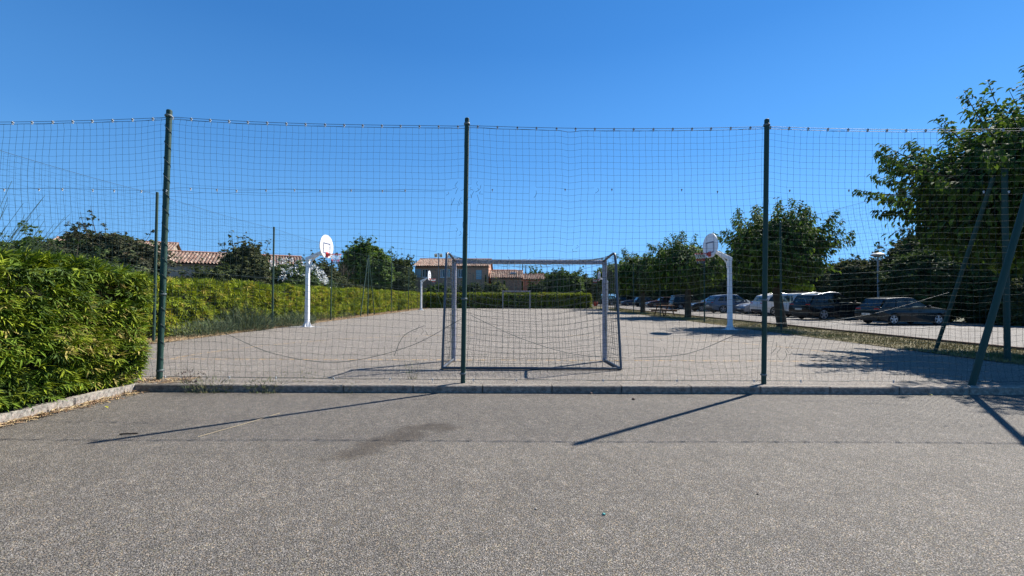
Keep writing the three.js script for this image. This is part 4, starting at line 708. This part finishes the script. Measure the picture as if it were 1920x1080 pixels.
function car(type, label, x, Z, turn, m, opt = {}) {
  const k = CARS[type], t = thing('parked_car', label, 'car', [x, -.03, -Z], turn, 'cars parked side by side'), hw = k.W / 2;
  const bend = (g) => { const p = g.attributes.position; for (let i = 0; i < p.count; i++) { const X = p.getX(i), Y = p.getY(i); let z = p.getZ(i); const e = Math.abs(X) / (k.L / 2); z *= 1 - .13 * sstep(.72, 1.02, e) - .03 * sstep(.5, .25, Y); if (Y > k.belt - .06) z *= 1 - .36 * (Y - k.belt + .06); p.setZ(i, z); } g.computeVertexNormals(); return g; };
  const s = new THREE.Shape(), wr = k.wheel + .045, wy = k.wheel;
  s.moveTo(...k.rear[0]); for (const q of k.rear.slice(1)) s.lineTo(...q); s.lineTo(k.A[0], k.A[1]); s.lineTo(...k.cowl); s.lineTo(k.nose[0][0], k.nose[0][1]); s.quadraticCurveTo(k.nose[1][0], k.nose[1][1] + .06, k.nose[2][0], k.nose[2][1]); s.lineTo(...k.nose[3]);
  const sill = wy - .1, dx = Math.sqrt(wr * wr - .01); for (const a of [k.ax[1], k.ax[0]]) { s.lineTo(a + dx, sill); const a0 = Math.atan2(-.1, dx); s.absarc(a, wy, wr, a0, Math.PI - a0, false); } s.lineTo(...k.rear[0]);
  const bev = { bevelEnabled: true, bevelSize: .035, bevelThickness: .06, bevelSegments: 3, curveSegments: 10 };
  const lower = new THREE.ExtrudeGeometry(s, { depth: k.W - .12, ...bev }).translate(0, 0, -hw + .06);
  const bl = k.belt + .05, at = (u, v) => { const rx = lerp(k.A[0] + .3, k.B[0] + .22, v), fx = lerp(k.cowl[0] - .22, k.C[0] - .05, v), ty = lerp(k.B[1], k.C[1], u) - .07 + .03 * Math.sin(u * 3.14); return [lerp(rx, fx, u), lerp(bl, ty, v)]; };
  const lights = [[0, .22], [.25, .58], [.62, 1]].map(([u0, u1]) => { const w = []; for (let i = 0; i <= 5; i++) w.push(new THREE.Vector2(...at(lerp(u0, u1, i / 5), 0))); for (let i = 0; i <= 5; i++) w.push(new THREE.Vector2(...at(lerp(u1, u0, i / 5), 1))); return w; });
  const roofLine = (sh, d) => { sh.lineTo(k.B[0], k.B[1] - d); sh.quadraticCurveTo((k.B[0] + k.M[0]) / 2, k.M[1] - .005 - d, k.M[0], k.M[1] - d); sh.quadraticCurveTo((k.M[0] + k.C[0]) / 2, k.M[1] + .005 - d, k.C[0], k.C[1] - d); };
  const panels = [];
  for (const sd of [-1, 1]) { const q = new THREE.Shape(); q.moveTo(k.A[0] + .02, k.A[1] - .05); roofLine(q, 0); q.lineTo(k.cowl[0] - .02, k.cowl[1] - .05); for (const w of lights) q.holes.push(new THREE.Path(w.slice().reverse())); panels.push(toCreasedNormals(bend(new THREE.ExtrudeGeometry(q, { depth: .04, bevelEnabled: false, curveSegments: 8 }).translate(0, 0, sd > 0 ? hw - .09 : -hw + .05)), .6)); }
  const rf = new THREE.Shape(); rf.moveTo(k.B[0] - .06, k.B[1] - .07); roofLine(rf, -.012); rf.lineTo(k.C[0] + .07, k.C[1] - .05); rf.lineTo(k.M[0], k.M[1] - .05);
  const roofG = new THREE.ExtrudeGeometry(rf, { depth: k.W - .2, bevelEnabled: true, bevelSize: .012, bevelThickness: .035, bevelSegments: 2, curveSegments: 8 }).translate(0, 0, -hw + .1);
  part('body', [toCreasedNormals(bend(lower), .6), toCreasedNormals(bend(roofG), .6), ...panels], m, t);
  for (const [sx, n] of [[-.75, 3], [.12, 2]]) for (let i = 0; i < n; i++) part('seat', [bevelBox(.14, .5, .46, .04).rotateZ(.18).translate(sx, k.belt + .08, (i - (n - 1) / 2) * (n === 2 ? .72 : .48)), bevelBox(.1, .17, .26, .03).translate(sx - .1, k.belt + .4, (i - (n - 1) / 2) * (n === 2 ? .72 : .48))], trimMat, t);
  part('underbody', box(k.L - .5, .22, k.W - .36, 0, .3, 0), trimMat, t);
  for (const sd of [-1, 1]) for (const w of lights) part('side_window', bend(new THREE.ShapeGeometry(new THREE.Shape(w)).translate(0, 0, sd * (hw - .065))), glassMat, t);
  const pane = (a, b, w0, w1, name) => { const d = V(b[0] - a[0], b[1] - a[1], 0).normalize(), n = V(-d.y, d.x, 0), sgn = name === 'windscreen' ? (n.x > 0 ? 1 : -1) : (n.x < 0 ? 1 : -1), o = n.multiplyScalar(sgn * .004); const g = new THREE.PlaneGeometry(1, 1, 8, 1), p = g.attributes.position; for (let i = 0; i < p.count; i++) { const v = p.getY(i) + .5, u = p.getX(i) * 2, wd = lerp(w0, w1, v); p.setXYZ(i, lerp(a[0], b[0], v) + o.x, lerp(a[1], b[1], v) + o.y, u * wd); } g.computeVertexNormals(); part(name, g, glassMat, t); };
  const mixP = (a, b, u) => [lerp(a[0], b[0], u), lerp(a[1], b[1], u)];
  pane(mixP(k.cowl, k.C, .08), mixP(k.cowl, k.C, .93), hw - .2, hw - .34, 'windscreen');
  pane(mixP(k.A, k.B, .16), mixP(k.A, k.B, .9), hw - .26, hw - .36, 'rear_window');
  for (const ax of k.ax) for (const sd of [-1, 1]) {
    const wz = sd * (hw - .13), wh = part('wheel', new THREE.TorusGeometry(k.wheel - .075, .075, 8, 22).scale(1, 1, 1.35).translate(ax, k.wheel, wz), tyreMat, t);
    const sp = [new THREE.TorusGeometry(k.wheel - .115, .018, 5, 20).translate(ax, k.wheel, wz + sd * .07)]; for (let i = 0; i < 5; i++) sp.push(box(.07, k.wheel - .12, .03).translate(0, (k.wheel - .12) / 2, 0).rotateZ(i * 1.2566 + ax).translate(ax, k.wheel, wz + sd * .075)); sp.push(new THREE.CylinderGeometry(.05, .05, .04, 10).rotateX(Math.PI / 2).translate(ax, k.wheel, wz + sd * .08));
    part('rim', sp, opt.rim ?? rimMat, wh); part('hub', new THREE.CylinderGeometry(k.wheel - .1, k.wheel - .1, .08, 18).rotateX(Math.PI / 2).translate(ax, k.wheel, wz), trimMat, wh);
  }
  const rx = k.rear[2][0], ry = k.rear[2][1], nx = k.nose[1][0];
  for (const sd of [-1, 1]) {
    part('tail_light', bevelBox(.13, .2, .32, .02).translate(rx + .06, ry + .02, sd * (hw - .3)), tailMat, t);
    part('headlight', bevelBox(.34, .14, .36, .03).rotateZ(-.35).translate(nx - .12, k.nose[1][1] + .0, sd * (hw - .33)), headMat, t);
    part('mirror', bevelBox(.12, .12, .2, .03).translate(k.cowl[0] - .22, k.belt + .1, sd * (hw + .06)), opt.mirror ?? m, t);
    part('door_handle', box(.16, .025, .03, k.cowl[0] - 1.05, k.belt - .1, sd * (hw - .02)), trimMat, t);
  }
  part('number_plate', box(.02, .11, .5, k.rear[1][0] - .045, k.rear[1][1] + .08, 0), plateMat, t);
  part('number_plate', box(.02, .11, .5, k.nose[2][0] + .04, k.nose[2][1] - .06, 0), plateMat, t);
  part('bumper', [bevelBox(.14, .16, k.W * .74, .03).translate(k.rear[0][0] - .0, k.rear[0][1] + .04, 0), bevelBox(.12, .16, k.W * .74, .03).translate(k.nose[3][0] + .0, k.nose[3][1] + .06, 0)], opt.trim ?? trimMat, t);
  if (opt.scale) t.scale.setScalar(opt.scale);
  if (opt.rails) for (const sd of [-1, 1]) part('roof_rail', pipe([V(k.B[0] + .25, k.B[1] + .07, sd * (hw - .3)), V(k.M[0], k.M[1] + .07, sd * (hw - .3)), V(k.C[0] - .1, k.C[1] + .07, sd * (hw - .3))], .018, 5, 12), rimMat, t);
  if (opt.stripe) for (const sd of [-1, 1]) part('pillar_stripe', bend(new THREE.ExtrudeGeometry((() => { const w = new THREE.Shape(); w.moveTo(-1.5, .42); w.lineTo(-1.35, .42); w.lineTo(-.75, .93); w.lineTo(-.9, .93); return w; })(), { depth: .006, bevelEnabled: false }).translate(0, 0, sd > 0 ? hw + .002 : -hw - .008)), mat(.6, .6, .6, .4), t);
  return t;
}
const black = paint(.006, .007, .009), gBlack = paint(.008, .014, .016), white = paint(.62, .62, .61, 0), silver = paint(.2, .22, .26, .5), steel = paint(.1, .14, .2, .5), navy = paint(.02, .04, .08, .4), maroon = paint(.05, .018, .02, .3), dark = paint(.012, .016, .018, .3);
car('hatch', 'black hatchback parked nearest, before the leaning braces', 20.0, 22.2, .06, gBlack, { scale: .92 });
car('suv', 'glossy black off-roader with bright alloy wheels next to the nearest hatchback', 19.9, 27.0, .15, black, { rails: 1 });
car('mpv', 'white compact van with dark tailgate glass behind the leaning tree trunk', 21.3, 30.5, .04, white);
car('suv', 'white estate with pale wheel rims half behind the right-hand green post', 20.9, 33.2, .04, white, { rails: 1 });
car('saloon', 'silver-grey car with its headlights towards the court', 21.2, 36.0, Math.PI, silver);
car('suv', 'blue-grey crossover seen past the nearer parking-side hoop post', 19.7, 38.6, .04, steel);
car('saloon', 'black saloon facing the court between a trunk and a thin post', 19.8, 42.8, Math.PI, black);
car('mpv', 'dark people carrier just left of the trunk by the picnic table', 20.9, 51, 0, dark);
car('saloon', 'maroon car behind the picnic table', 20.6, 59, Math.PI, maroon);
car('hatch', 'small dark car with a pale slanting stripe', 20.4, 65, 0, black, { stripe: 1 });
car('saloon', 'dark blue car next to the car with the pale stripe', 20.2, 71, Math.PI, navy);
car('hatch', 'dark car seen through the side net of the near goal', 18.4, 76, Math.PI, dark);
car('mpv', 'dark car showing above the red bin', 15.6, 74, Math.PI, dark);

renderer.render(scene, camera);
